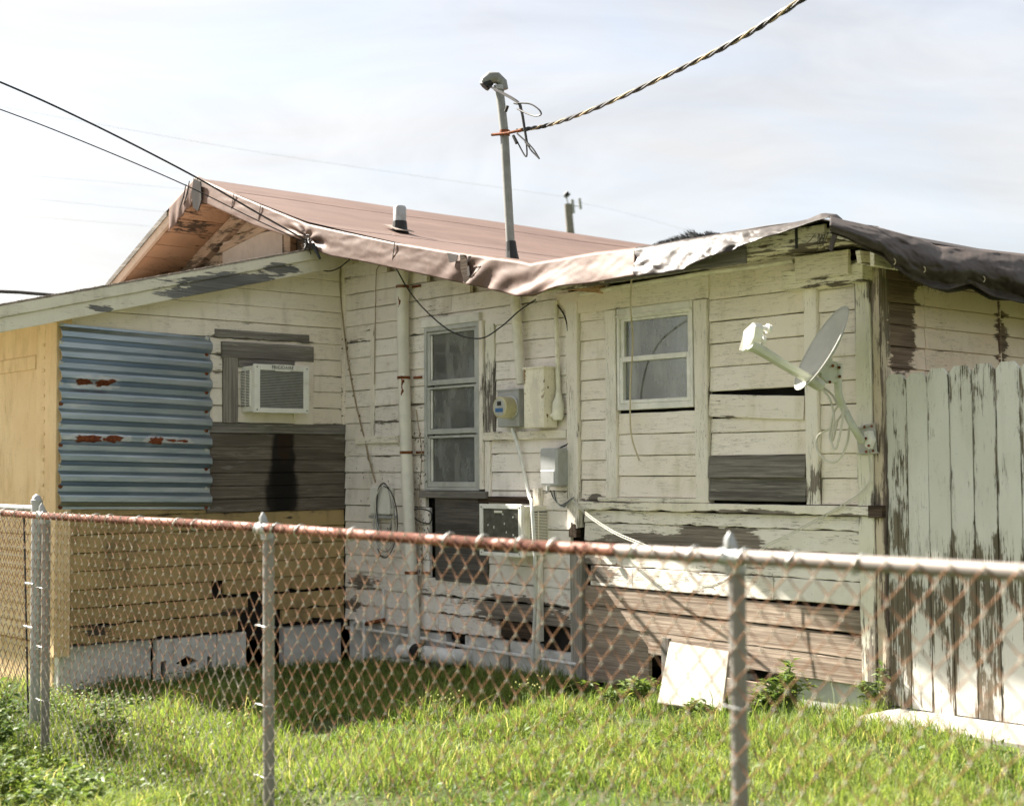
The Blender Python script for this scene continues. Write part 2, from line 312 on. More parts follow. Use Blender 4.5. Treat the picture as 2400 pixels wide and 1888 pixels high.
MAT['casing'] = paint('flaked_casing_paint', (.84,.81,.72), (.78,.74,.64), .585, vert=True, w1=(.12,.105,.09), w2=(.24,.215,.19))
MAT['soffit'] = paint('peeling_cream_soffit', (.82,.77,.62), (.77,.71,.55), .66, crack=.8, w1=(.10,.08,.06), w2=(.2,.17,.12))
MAT['soffit_pink'] = paint('peeling_peach_soffit', (.60,.38,.25), (.54,.33,.21), .61, w1=(.07,.05,.04), w2=(.15,.11,.08), crack=.8)
MAT['gable'] = paint('peeling_gable_boards', (.62,.48,.38), (.56,.42,.32), .60, w1=(.13,.10,.08), w2=(.27,.21,.17))
MAT['greywood'] = rawwood('weathered_grey_wood', (.15,.14,.125), (.31,.29,.265), streak=((.40,.39,.34), .35))
MAT['greywood_v'] = rawwood('weathered_grey_post_wood', (.17,.155,.135), (.34,.31,.28), vert=True)
MAT['paleposts'] = rawwood('bleached_post_wood', (.25,.23,.20), (.46,.43,.385), vert=True)
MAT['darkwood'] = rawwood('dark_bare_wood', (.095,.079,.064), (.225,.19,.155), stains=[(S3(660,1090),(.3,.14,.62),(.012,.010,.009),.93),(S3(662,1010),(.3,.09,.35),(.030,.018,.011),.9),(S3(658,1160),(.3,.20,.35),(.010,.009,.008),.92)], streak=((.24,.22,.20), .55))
MAT['brownwood'] = rawwood('sunburnt_brown_wood', (.235,.178,.135), (.50,.405,.325), streak=((.62,.54,.45), .4))
MAT['plywood'] = rawwood('grey_stained_plywood', (.085,.075,.068), (.16,.145,.13))
MAT['bluegrey'] = rawwood('grey_painted_boards', (.115,.105,.093), (.31,.285,.25), streak=((.38,.35,.31), .5))
MAT['rotten'] = rawwood('rotten_black_brown_wood', (.035,.025,.018), (.11,.075,.05))
MAT['dark'] = plain('dark_sheathing', (.018,.015,.013), .95, var=.3)
MAT['concrete'] = plain('painted_concrete', (.66,.65,.62), .9, var=.12, sc=7, dirt=((.22,.20,.17), .7), bump=.5)
MAT['concrete_path'] = plain('pale_concrete', (.31,.29,.26), .9, var=.1, sc=5, dirt=((.40,.37,.32), .5), bump=.4)
MAT['bounce_roadway'] = plain('bounce_road_concrete', (.33,.31,.28), .9, var=.12, sc=2, dirt=((.22,.20,.18), .5), bump=.4)  # pale so that the added road throws sunlight back at the house
MAT['pvc'] = rusty('weathered_white_pvc', (.82,.79,.71), amount=.78, spots=[((*F3(953,960,.137),),(.03,.1,.42),.75),((*F3(957,1130,.137),),(.03,.1,.45),.75),((*F3(940,905,.137),),(.012,.1,.16),.5),((*F3(935,705,.137),),(.02,.1,.08),.5)])
MAT['pvc2'] = plain('cream_conduit', (.80,.77,.67), .55, dirt=((.40,.36,.24), .5))
MAT['pipewhite'] = plain('white_pvc_pipe', (.76,.76,.74), .45, dirt=((.35,.33,.28), .5))
MAT['rust'] = rusty('rusty_strap', (.20,.09,.045), amount=.45)
MAT['alu'] = plain('dull_aluminium', (.52,.53,.51), .5, .35, dirt=((.30,.30,.28), .5))
MAT['whitealu'] = plain('white_window_frame', (.80,.78,.74), .5, 0, dirt=((.45,.43,.36), .4))
MAT['mastgrey'] = plain('dull_mast_steel', (.23,.235,.225), .55, .4, dirt=((.16,.14,.12), .6))
MAT['galv'] = plain('galvanised_steel', (.38,.39,.39), .5, .45, dirt=((.24,.22,.19), .6))
MAT['steelpost'] = rusty('galvanised_fence_post', (.28,.265,.245), amount=.72, metal=.25, rough=.6)
MAT['rail_rust'] = rusty('rusted_top_rail', (.22,.085,.052), rust=(.14,.045,.025), amount=.50, rough=.5, drip=False)
MAT['rail_grey'] = rusty('grey_top_rail', (.25,.22,.20), amount=.74, metal=.2, rough=.6, drip=False)
MAT['acwhite'] = plain('aged_white_plastic', (.80,.79,.74), .5, var=.05, dirt=((.45,.42,.33), .4))
MAT['accream'] = plain('cream_plastic_case', (.78,.75,.64), .5, var=.06, dirt=((.42,.38,.28), .5))
MAT['fins'] = plain('dark_coil_fins', (.13,.125,.105), .7, .2, var=.25, sc=20)
MAT['ink'] = plain('dark_lettering', (.02,.02,.02), .6)
MAT['black'] = plain('black_rubber', (.015,.015,.015), .55, var=.2)
MAT['cord'] = plain('tan_cord', (.50,.43,.30), .8)
MAT['whitecable'] = plain('white_coax_cable', (.60,.58,.50), .5)
MAT['dish'] = plain('grey_dish_enamel', (.46,.46,.42), .55, var=.06, dirt=((.34,.33,.28), .5))
MAT['dishpole'] = plain('pale_green_grey_enamel', (.52,.54,.45), .5, var=.05, dirt=((.36,.35,.27), .5))
MAT['meterglass'] = plain('yellowed_meter_cover', (.50,.46,.28), .25, var=.08, spec=.6)
MAT['meterface'] = plain('meter_face_grey', (.42,.42,.38), .5)
MAT['blue'] = plain('blue_meter_label', (.04,.13,.30), .5)
MAT['boxmetal'] = plain('grey_box_metal', (.42,.43,.43), .5, .25, var=.08, dirt=((.33,.32,.29), .5))
MAT['rustbox'] = rusty('cream_box_with_rust', (.80,.74,.61), rust=(.36,.19,.06), amount=.645, rough=.6)
MAT['rope'] = plain('dry_vine_stem', (.33,.26,.17), .9)
MAT['deadleaf'] = plain('dead_brown_leaf', (.07,.045,.028), .9)
MAT['panel'] = plain('white_tile_panel', (.275,.26,.22), .7, var=.08, dirt=((.19,.165,.125), .6))
MAT['asphalt'] = plain('grey_roof_felt', (.26,.22,.19), .95, var=.35, sc=18, bump=.8)
MAT['curtain'] = plain('grey_white_curtain', (.72,.72,.68), .9)
MAT['gableboard'] = plain('pinkish_white_board', (.66,.57,.52), .8, var=.06, dirt=((.5,.38,.3), .4))

def tarp_mat(name, c1, c2, sc=1.0, rough=.62):
    g = NG(name); w = g.noise((60, 1.2, 60), None, 4, .6); b = g.noise(1.6, None, 5, .6); st = g.noise((9, .5, 9), None, 4, .6)
    c = g.mix(g.mr(b, .35, .68), c1, c2); c = g.mix(g.mr(w, .45, .62, 0, .22), c, tuple(x*.6 for x in c1)); c = g.mix(g.mr(st, .54, .68, 0, .35), c, tuple(min(1, x*1.35+.02) for x in c2)); st2 = g.noise((26, .8, 26), None, 4, .65); c = g.mix(g.mr(st2, .55, .66, 0, .35), c, tuple(x*.62 for x in c1)); sp2 = g.noise(14.0, None, 5, .7); c = g.mix(g.mr(sp2, .60, .70, 0, .35), c, tuple(x*.7 for x in c1))
    f = g.noise(160.0, None, 2, .5)
    return g.bsdf(c, rough, bump=g.math('MULTIPLY_ADD', f, .4, w), bs=.25, bd=.002, spec=.35)
MAT['tarp'] = tarp_mat('faded_brown_tarp', (.122,.073,.056), (.152,.094,.073))
MAT['tarp_grey'] = tarp_mat('silver_brown_tarp', (.034,.026,.0215), (.050,.039,.033), rough=.5)
MAT['tarp_dark'] = tarp_mat('dark_brown_tarp', (.032,.023,.019), (.050,.036,.030), rough=.65)

def corr_mat():
    g = NG('blue_grey_galvanised_sheet')
    wv = g.N('ShaderNodeTexNoise'); g.put(wv.inputs['Vector'], g.vm('MULTIPLY', g.co, (20, 14, 30))); wv.inputs['Scale'].default_value = 1; wv.inputs['Detail'].default_value = 6
    warp = g.vm('ADD', g.co, g.vm('MULTIPLY', g.vm('SUBTRACT', wv.outputs['Color'], (.5, .5, .5)), (.08, .16, .06)))
    n = g.noise((2, 2, 12), None, 5, .6); c = g.mix(g.mr(n, .35, .68), (.30,.37,.43), (.42,.485,.54))
    zz = g.noise((6, 3, 40), None, 4, .6); c = g.mix(g.mr(zz, .56, .70, 0, .4), c, (.40,.46,.50))
    v = None; 
    for cc, rr, am in RUSTS:
        s_ = g.spot(cc, rr, am, warp); v = s_ if v is None else g.math('MAXIMUM', v, s_)
    halo = g.mr(v, .06, .18, 0, .75); c = g.mix(halo, c, (.55,.58,.60))
    m = g.mr(v, .26, .32); c = g.mix(m, c, g.mix(g.mr(g.noise(60.0), .4, .6), (.20,.055,.02), (.11,.03,.015)))
    return g.bsdf(c, g.mr(m, 0, 1, .30, .9, False), g.math('MULTIPLY', g.math('SUBTRACT', 1.0, m), .85), bump=g.noise(50.0, None, 3), bs=.12, bd=.002)
RUSTS = []
for a, b, rx in ((200, 895, 50), (248, 897, 44), (205, 1028, 75), (265, 1028, 50), (367, 1032, 34), (402, 1032, 16), (425, 1034, 14), (180, 945, 0), (195, 945, 0)):
    y_, z_ = Sp(a, b, .07)
    RUSTS.append(((.07, y_, z_), (.3, max(rx, 40)/300*1.0, .062 if rx > 20 else .04), .52 if rx > 20 else (.42 if rx else .22)))
MAT['corrugated'] = corr_mat()

def glass_mat():
    g = NG('dusty_window_glass'); n = g.noise((6, 6, 2), None, 5, .6)
    gl = g.N('ShaderNodeBsdfGlossy'); gl.inputs['Roughness'].default_value = .06; gl.inputs['Color'].default_value = (.8,.82,.82,1)
    tr = g.N('ShaderNodeBsdfTransparent'); tr.inputs['Color'].default_value = (.72,.74,.72,1)
    df = g.N('ShaderNodeBsdfDiffuse'); df.inputs['Color'].default_value = (.43,.44,.42,1)
    fr = g.N('ShaderNodeFresnel'); fr.inputs['IOR'].default_value = 1.5
    m1 = g.N('ShaderNodeMixShader'); m2 = g.N('ShaderNodeMixShader')
    g.put(m1.inputs[0], g.mr(n, .35, .7, .25, .6)); g.t.links.new(tr.outputs[0], m1.inputs[1]); g.t.links.new(df.outputs[0], m1.inputs[2])
    g.put(m2.inputs[0], g.math('MULTIPLY_ADD', fr.outputs[0], 1.0, .03)); g.t.links.new(m1.outputs[0], m2.inputs[1]); g.t.links.new(gl.outputs[0], m2.inputs[2])
    g.t.links.new(m2.outputs[0], g.out.inputs[0]); return g.m
MAT['glass'] = glass_mat()

def leaf_mat(name, c1, c2, c3, trans=.45, rough=.5):
    g = NG(name); at = g.N('ShaderNodeAttribute'); at.attribute_name = 'tint'
    c = g.mix(g.mr(at.outputs['Fac'], 0, .6, smooth=False), c1, c2); c = g.mix(g.mr(at.outputs['Fac'], .72, 1.0, smooth=False), c, c3)
    p = g.N('ShaderNodeBsdfPrincipled'); g.put(p.inputs['Base Color'], c); p.inputs['Roughness'].default_value = rough; p.inputs['Specular IOR Level'].default_value = .25
    t = g.N('ShaderNodeBsdfTranslucent'); g.put(t.inputs['Color'], g.mix(.5, c, g.mix(1.0, c, (1.6, 1.5, .5), 'MULTIPLY')))
    m = g.N('ShaderNodeMixShader'); m.inputs[0].default_value = trans
    g.t.links.new(p.outputs[0], m.inputs[1]); g.t.links.new(t.outputs[0], m.inputs[2]); g.t.links.new(m.outputs[0], g.out.inputs[0]); return g.m
MAT['grass'] = leaf_mat('grass_blade', (.078,.150,.034), (.220,.288,.074), (.46,.41,.23), trans=.5)
MAT['leaf'] = leaf_mat('weed_leaf', (.075,.135,.034), (.15,.21,.055), (.25,.27,.09))
MAT['bushleaf'] = leaf_mat('bush_leaf', (.055,.105,.030), (.11,.17,.045), (.20,.22,.08), trans=.4)
def ground_mat():
    g = NG('grassy_soil'); n = g.noise(1.7, None, 6, .6); n2 = g.noise(24.0, None, 5, .65)
    c = g.mix(g.mr(n2, .35, .68), (.035,.055,.014), (.085,.10,.028)); c = g.mix(g.mr(n, .55, .72, 0, .5), c, (.11,.09,.05))
    return g.bsdf(c, .95, bump=n2, bs=.8, bd=.02)
MAT['ground'] = ground_mat()

# ------------------------------------------------------------------ ground
def grid_mesh(name, f, nu, nv, mats, parent=None, smooth=True, solid=0.0):
    vs = [f(i/nu, j/nv) for i in range(nu+1) for j in range(nv+1)]
    fs = [(i*(nv+1)+j, (i+1)*(nv+1)+j, (i+1)*(nv+1)+j+1, i*(nv+1)+j+1) for i in range(nu) for j in range(nv)]
    o = MB().add(vs, fs).build(name, mats, parent, smooth=False, recalc=False)
    if smooth: o.data.polygons.foreach_set('use_smooth', [True]*len(o.data.polygons))
    if solid:
        md = o.modifiers.new('thickness', 'SOLIDIFY'); md.thickness = solid; md.offset = -1
    return o
def gfun(s, t):
    # fine in the yard, then out to the horizon
    def w(q): q = (q-.5)*2; return (abs(q)*9 if abs(q) < .8 else 7.2+(abs(q)-.8)*5*(abs(q)-.8)*1800)*(1 if q > 0 else -1)
    x, y = 3+w(s), -3+w(t); return (x, y, gz(x, y) if max(abs(x-3), abs(y+3)) < 12 else -.06)
tag(grid_mesh('ground', gfun, 120, 120, MAT['ground']), kind='structure')
pth = MB(); pth.prism([(5.24, -.36, .0), (7.6, -.52, .0), (7.6, .9, .0), (5.24, .9, .0)], (0, 0, .125))
tag(pth.build('concrete_path', MAT['concrete_path'], bevel=.012, origin=True), kind='structure')

st_ = MB(); st_.box((-30, -7.4, -.25), (40, -5.35, .06)); tag(st_.build('bounce_pavement', MAT['concrete_path'], bevel=.01), kind='structure')  # unseen slab near the camera, added to bounce sunlight onto the shaded walls
rd_ = MB(); rd_.box((-60, -16, -.3), (70, -7.42, -.04)); tag(rd_.build('bounce_road', MAT['bounce_roadway'], bevel=.01), kind='structure')  # also out of view, added as a pale bounce surface for the walls
# ------------------------------------------------------------------ the house: walls and their boards
house = thing('wooden_house', 'old single storey wooden house with peeling white boards and tarp covered roof', 'house', (1.0, 2.0, 0))
OV = .5                                              # roof overhang in front of the front wall
def wallbox(name, a, b): return MB().box(a, b).build(name, MAT['dark'], house)
front = MB().prism([(-.05, .07, .16), (5.10, .07, .16), (5.10, .07, 2.66), (2.9, .07, 2.66), (2.0, .07, 2.86), (.2, .07, 3.32), (-.05, .07, 3.36)], (0, .06, 0)).build('front_wall', MAT['dark'], house)
wing = wallbox('wing_wall', (-.12, -2.40, .24), (-.06, .06, 2.62)); 
cornerw = wallbox('corner_wall', (5.03, .14, .22), (5.10, 6.0, 2.66))
leftw = wallbox('left_wall', (-5.0, -2.43, -.3), (-.13, -2.37, 2.66))
MB().box((-5, 5.9, -.3), (5.0, 6.0, 2.6)).box((-5.1, -2.3, -.3), (-5.0, 6.0, 2.4)).box((-4.9, .2, .10), (5.0, 5.8, .14)).box((-4.9, -2.3, .10), (-.16, .19, .14)).box((5.0, .2, -.3), (5.1, 5.8, .2)).build('back_wall', MAT['dark'], house)
MB().prism([(-3.6, .16, 2.5), (-.02, .16, 2.5), (1.6, .16, 2.6), (1.6, .16, 2.95), (.1, .16, 3.32), (-1.6, .16, 3.92), (-3.6, .16, 3.0)], (0, .06, 0)).build('gable_wall', MAT['dark'], house)

SB = 'siding_board'
def rows(par, mat, fr, a0, a1, zs, d1=.021, lap=.009, **k):
    out = []
    for z0, z1 in zip(zs[:-1], zs[1:]):
        m = mat(z0) if callable(mat) else mat
        out.append(plank(SB, par, m, fr, a0, a1, min(z0, z1)+.0015, max(z0, z1)-.0025, -.012, d1, lap=lap, **k))
    return out
def frange(a, b, s):
    n = max(1, round((b-a)/s)); return [a+(b-a)*i/n for i in range(n+1)]

# --- wing wall (faces right): ochre below, sheet and bare boards in the middle, cream above
ZC = 1.125
oz = frange(.21, ZC, .132)
for i, (z0, z1) in enumerate(zip(oz[:-1], oz[1:])):
    if i == 0:
        plank(SB, wing, MAT['ochre'], SD, -2.39, -1.02, z0, z1-.003, -.012, .021, lap=.009, rag=.02)
        plank(SB, wing, MAT['ochre'], SD, -.62, -.02, z0+.02, z1-.003, -.012, .021, lap=.009, rag=.03)
    elif i == 1:
        plank(SB, wing, MAT['ochre'], SD, -2.39, -.93, z0, z1-.003, -.012, .021, lap=.009, rag=.012)
        plank(SB, wing, MAT['ochre'], SD, -.70, -.02, z0, z1-.003, -.012, .021, lap=.009, rag=.02)
    elif i == 2:
        plank(SB, wing, MAT['ochre'], SD, -2.39, -1.25, z0, z1-.003, -.012, .021, lap=.009, rag=.01)
        plank(SB, wing, MAT['ochre'], SD, -1.14, -.02, z0+.012, z1-.003, -.012, .020, lap=.009, rag=.03)
    else: plank(SB, wing, MAT['ochre'], SD, -2.39, -.02, z0+.001, z1-.003, -.012, .021, lap=.009)
plank(SB, wing, MAT['ochre'], SD, -2.39, -1.305, ZC, ZC+.125, -.012, .021, lap=.009)
for z0, z1 in zip(frange(ZC, 1.735, .102)[:-1], frange(ZC, 1.735, .102)[1:]):
    plank(SB, wing, MAT['darkwood'], SD, -1.30, -.015, z0+.001, z1-.002, -.012, .024, lap=.003)
plank('rail_board', wing, MAT['greywood'], SD, -1.30, -.015, 1.738, 1.815, -.012, .034, lap=.002)
wz = frange(1.82, 3.14, .131)
def roofu(y): return 3.30 - .243*abs(y)          # underside of the wing roof over the wall
for z0, z1 in zip(wz[:-1], wz[1:]):
    a0 = -2.40 if z0 > 2.42 else -1.30
    yc = -(3.30-z1)/.243; a0 = max(a0, yc)
    if a0 < -.1: plank(SB, wing, MAT['wing'], SD, a0, -.045, z0+.001, z1-.0025, -.012, .021, lap=.009)
MB().prism([(-.02, -2.40, 2.40), (-.02, -.04, 2.40), (-.02, -.04, 3.29), (-.02, -2.40, 2.72)], (-.03, 0, 0)).build('sheathing', MAT['wing'], wing)
plank('corner_board', wing, MAT['yellow'], SD, -2.475, -2.393, .14, 2.60, -.02, .034, vert=True)
plank('corner_board', wing, MAT['wing'], SD, -.042, -.002, 1.82, 3.2, -.01, .030, vert=True)
# window opening round the air conditioner, framed with bare boards
plank('frame_board', wing, MAT['greywood_v'], SD, *sorted((Sp(522,900,.03)[0], Sp(556,900,.03)[0])), 1.817, Sp(540,838,.03)[1], .02, .046, vert=True)
plank('frame_board', wing, MAT['greywood'], SD, Sp(522,820,.05)[0], Sp(735,820,.05)[0], Sp(540,838,.05)[1]+.002, Sp(540,800,.05)[1], .02, .052)
plank('frame_board', wing, MAT['greywood'], SD, Sp(558,850,.03)[0], Sp(690,850,.03)[0], Sp(600,862,.03)[1], Sp(540,838,.03)[1], .02, .036)
plank('frame_board', wing, MAT['wing'], SD, Sp(690,850,.03)[0], Sp(734,850,.03)[0], 1.817, Sp(540,838,.03)[1], .02, .040, vert=True)
plank('splinter_board', wing, MAT['greywood'], SD, Sp(500,790)[0], Sp(720,790)[0], Sp(600,800)[1]+.005, Sp(600,780)[1]+.008, .018, .030, rag=.03)

# --- left end wall (faces the street side), orange yellow
for z0, z1 in zip(frange(.22, 1.12, .128)[:-1], frange(.22, 1.12, .128)[1:]):
    plank(SB, leftw, MAT['yellow'], LF, -4.9, -.10, z0, z1-.003, -.02, .016, lap=.008)
plank('panel', leftw, MAT['yellow'], LF, -4.9, -.36, 1.121, 2.70, -.02, .010, seg=6)
plank('trim_board', leftw, MAT['yellow'], LF, -.355, -.20, 1.122, 2.70, -.02, .020, vert=True)
plank('trim_board', leftw, MAT['yellow'], LF, -.195, -.075, 1.122, 2.70, -.02, .028, vert=True)
plank('corner_board', leftw, MAT['yellow'], LF, -.07, .030, .14, 2.70, -.02, .040, vert=True)
plank('trim_board', leftw, MAT['yellow'], LF, -3.2, -.36, 2.20, 2.30, .011, .026)
for i in range(13):
    z = 1.25+i*.092; bar('hinge_clip', leftw, MAT['yellow'], LF, -.235, -.188, z, z+.022, .021, .034)

# --- front wall, inner half: white boards
b0 = Fp(809, 843)[1]; zw = [b0 + k*.1335 for k in range(-20, 14)]
zw = [z for z in zw if .12 < z < 3.25]
WX0, WX1 = Fp(1003, 900)[0], Fp(1131, 900)[0]      # tall window
PX0 = 2.695
for z0, z1 in zip(zw[:-1], zw[1:]):
    zm = (z0+z1)/2; r0 = .012 if zm < .6 else 0
    tk = dict(lap=.009)
    if zm > 2.75: spans = [(.03, min(PX0, 2.0+(2.80-z1)/.26))]
    elif zm > 2.55: spans = [(.03, 1.42), (1.424, PX0)]
    elif zm > 1.28: spans = [(.03, .40), (.404, WX0-.005), (WX1+.17 if zm > Fp(1150,1012)[1] else WX1+.118, PX0)]
    elif zm > 1.12: spans = [(.03, WX0-.01), (1.80, PX0)]
    elif zm > .62: spans = [(.03, WX0+.03), (1.62, PX0)]
    else: spans = [(.03, 1.25), (1.254, PX0)]
    for a, b in spans:
        if b-a < .03: continue
        rg = 0
        if zm < .56 and a > 1: rg = .018
        if zm < .42 and a > 1:
            plank(SB, front, MAT['white'], FR, a, 1.95, z0+.001, z1-.0025, -.012, .021, rag=.02, **tk)
            plank(SB, front, MAT['rotten'], FR, 1.955, 2.33, z0+.012, z1-.006, -.03, .006, rag=.03, **tk)
            if zm > .3: plank(SB, front, MAT['white'], FR, 2.2, b, z0+.03, z1-.006, -.012, .018, rag=.05, **tk)
            continue
        plank(SB, front, MAT['white'], FR, a, b, z0+.001, z1-.0025, -.012, .021, rag=rg, **tk)
plank('trim_board', front, MAT['trim'], FR, .40, .452, Fp(850,1030)[1], Fp(860,765)[1], .019, .032, vert=True)
plank('trim_board', front, MAT['trim_h'], FR, .20, .78, Fp(880,1040)[1], Fp(880,1022)[1], .021, .040)
MB().prism([(.0, .05, 2.55), (2.69, .05, 2.55), (2.69, .05, 2.66), (2.0, .05, 2.84), (.2, .05, 3.29), (.0, .05, 3.33)], (0, .012, 0)).build('sheathing', MAT['white'], front)
plank('corner_board', front, MAT['wing'], FR, .0, .04, 1.9, 3.0, -.01, .030, vert=True)
# scarred boards right of the tall window
plank('casing_board', front, MAT['trim'], FR, WX1+.012, WX1+.055, 1.30, Fp(1137,752)[1], -.01, .050, vert=True)
ZS = Fp(1150,1012)[1]
plank('casing_board', front, MAT['casing'], FR, WX1+.06, WX1+.165, ZS, Fp(1150,760)[1], -.01, .030, vert=True)
plank('shelf_board', front, MAT['trim_h'], FR, WX1+.055, PX0-.004, ZS-.065, ZS-.004, -.01, .048)
plank('trim_board', front, MAT['trim'], FR, WX1+.06, WX1+.115, 1.24, ZS-.07, .012, .036, vert=True)
# plywood patch below the window, boards round the second air conditioner
plank('plywood_patch', front, MAT['plywood'], FR, Fp(1028,1250)[0], Fp(1150,1250)[0], Fp(1080,1362)[1], Fp(1080,1165)[1], .014, .034, seg=6)
plank('trim_board', front, MAT['rotten'], FR, Fp(1130,1168)[0], Fp(1262,1168)[0], Fp(1200,1178)[1], Fp(1200,1163)[1], .021, .042)
plank('trim_board', front, MAT['trim'], FR, Fp(1263,1250)[0], Fp(1278,1250)[0], Fp(1270,1500)[1], Fp(1270,1143)[1], .021, .055, vert=True)
# --- old corner post, its foot replaced with a bare one
plank('post_board', front, MAT['trim'], FR, PX0, 2.805, 1.03, Fp(1350,705)[1], -.01, .048, vert=True, ragends=.08)
plank('post_board', front, MAT['paleposts'], FR, PX0+.03, 2.83, .02, Fp(1375,1290)[1], -.01, .056, vert=True)
for i in range(7): plank('splinter', front, MAT['rotten'], FR, PX0+.02+i*.011, PX0+.030+i*.011, .98, 1.03+.06*random.random(), .01, .052, vert=True)

# --- front wall, outer half
Y6 = lambda x, y: Fp(x, 450+.3806*y)[1]
Y7 = lambda x, y: Fp(x, 1050+.3806*y)[1]
ZT0, ZT1 = Fp(1700, 1196)[1], Fp(1700, 1180)[1]     # middle rail
za = [Y6(1393, y) for y in (560, 675, 792, 912, 1033, 1156, 1280, 1403, 1527, 1650, 1770)] + [ZT1+.005]
rows(front, MAT['front'], FR, 2.81, 3.065, za[::-1])
plank('casing_board', front, MAT['trim'], FR, 3.062, 3.158, ZT1+.03, Y6(1440, 730), -.01, .040, vert=True)
plank('casing_board', front, MAT['trim'], FR, 3.842, 3.948, ZT1+.03, Y6(1650, 665), -.01, .040, vert=True)
zp = [ZT1+.032] + [Fp(1540, 450+.3806*y)[1] for y in (1625, 1487, 1345)]
zp = [ZT1+.032, Y7(1540, 170), Y7(1540, 42), Y6(1540, 1487), Y6(1540, 1352)]
rows(front, MAT['front'], FR, 3.162, 3.838, zp)
plank('trim_board', front, MAT['trim_h'], FR, 2.99, 3.955, ZT1+.004, ZT1+.03, -.01, .046)
zb = [Y6(1778, y) for y in (632, 772, 912, 1058, 1213)]
rows(front, MAT['front'], FR, 3.955, 4.680, [Y6(1778, 400)]+zb)
lb = plank('loose_board', front, MAT['front'], FR, 3.955, 4.672, Y6(1700, 1378), Y6(1700, 1243)+.004, .004, .030, lap=.004, tilt=-.0); 
lb.rotation_euler = (0, R(3.4), 0); lb.location = Vector((3.955, 0, Y6(1700, 1300))) - Matrix.Rotation(R(3.4), 3, 'Y') @ Vector((3.955, 0, Y6(1700, 1300)))
tag(lb, 'loose sagging siding board below a black gap')
rows(front, MAT['front'], FR, 3.955, 4.680, [Y6(1778, 1380), Y6(1778, 1475), Y6(1778, 1620)], d1=.016)
zg = [Y7(1778, 45), Y7(1778, 183), Y7(1778, 325)]
for z1, z0 in zip(zg[:-1], zg[1:]): tag(plank(SB, front, MAT['bluegrey'], FR, 3.957, 4.684, z0, z1-.002, 0, .055 if z0 == zg[1] else .05, lap=.022), 'unpainted dark grey board')
plank('casing_board', front, MAT['trim'], FR, 4.69, 4.778, ZT1+.006, Y6(1910, 400), -.01, .044, vert=True)
zc = [Y6(1935, y) for y in (440, 603, 742, 880, 1020, 1168, 1310, 1465, 1610)] + [Y7(1935, 185), ZT1+.004]
rows(front, MAT['front'], FR, 4.782, 5.035, zc[::-1])
plank('corner_board', front, MAT['corner'], FR, 5.04, 5.140, ZT1+.004, Y6(2020, 490), -.01, .044, vert=True)
plank('corner_board', front, MAT['corner'], FR, 5.04, 5.140, Y7(2050, 1440), ZT0-.004, -.01, .040, vert=True, rag=.01, ragends=.03)
plank('corner_board', front, MAT['cornerpost'], FR, 5.143, 5.205, .12, 2.62, -.06, .030, vert=True, rag=.004)
plank('rail_board', front, MAT['trim_h'], FR, 2.815, 5.142, ZT0-.012, ZT1, -.01, .055, rag=.012)
plank('bracket', front, MAT['rotten'], FR, 5.125, 5.215, ZT0-.02, ZT1+.006, .03, .068)
# lower band: worn paint, then bare brown boards
zl = [ZT0-.014, Y7(1759, 488), Y7(1759, 620), Y7(1759, 778)]
for z1, z0 in zip(zl[:-1], zl[1:]): plank(SB, front, MAT['front_lower'], FR, 2.835, 5.036, z0, z1-.003, -.012, .021, lap=.008, rag=.01)
ze = Y7(1759, 915)
for a, b in ((2.90, 3.28), (3.287, 4.43), (4.436, 5.036)): plank('patch_board', front, MAT['front_lower'], FR, a, b, ze+random.uniform(-.004, .004), zl[-1]-.004, -.01, .030, lap=.004)
zk = [ze-.002, Y7(1759, 1055), Y7(1759, 1188), Y7(1759, 1340)]
for i, (z1, z0) in enumerate(zip(zk[:-1], zk[1:])):
    tag(plank(SB, front, MAT['brownwood'], FR, 2.84 if i < 2 else 3.42, 5.038, z0, z1-.004, -.01, .028+.004*(i == 2), lap=.006, rag=.004, tilt=.02 if i == 0 else .03), 'bare brown weathered board')
tag(plank('plank', front, MAT['brownwood'], FR, 2.84, 3.415, .02, zk[2]-.004, -.01, .022, rag=.004), 'wide bare brown plank')
tag(plank('plank', front, MAT['brownwood'], FR, 3.70, 4.46, -.02, Y7(1800, 1445), -.06, .02, rag=.006), 'low bare brown plank')
# corner wall, peach
zq = [Sp(2200, y, XC)[1] for y in (622, 690, 742, 798, 852)]
step = .13; zq = frange(1.75, 2.62, .1335)
for z0, z1 in zip(zq[:-1], zq[1:]):
    plank(SB, cornerw, MAT['pink'], CR, .03, .415, z0+.001, z1-.0025, -.05, .016, lap=.008)
    plank(SB, cornerw, MAT['pink'], CR, .42, 1.245, z0+.001, z1-.0025, -.05, .016, lap=.008)
    plank(SB, cornerw, MAT['pink'], CR, 1.27, 6.0, z0+.001, z1-.0025, -.05, .012, lap=.008)
for z0, z1 in zip(frange(.2, 1.75, .1335)[:-1], frange(.2, 1.75, .1335)[1:]): plank(SB, cornerw, MAT['pink'], CR, .03, 6.0, z0, z1-.0025, -.05, .014, lap=.008)
plank('trim_board', cornerw, MAT['pink'], CR, 1.235, 1.255, 1.0, 2.62, .0, .024, vert=True)
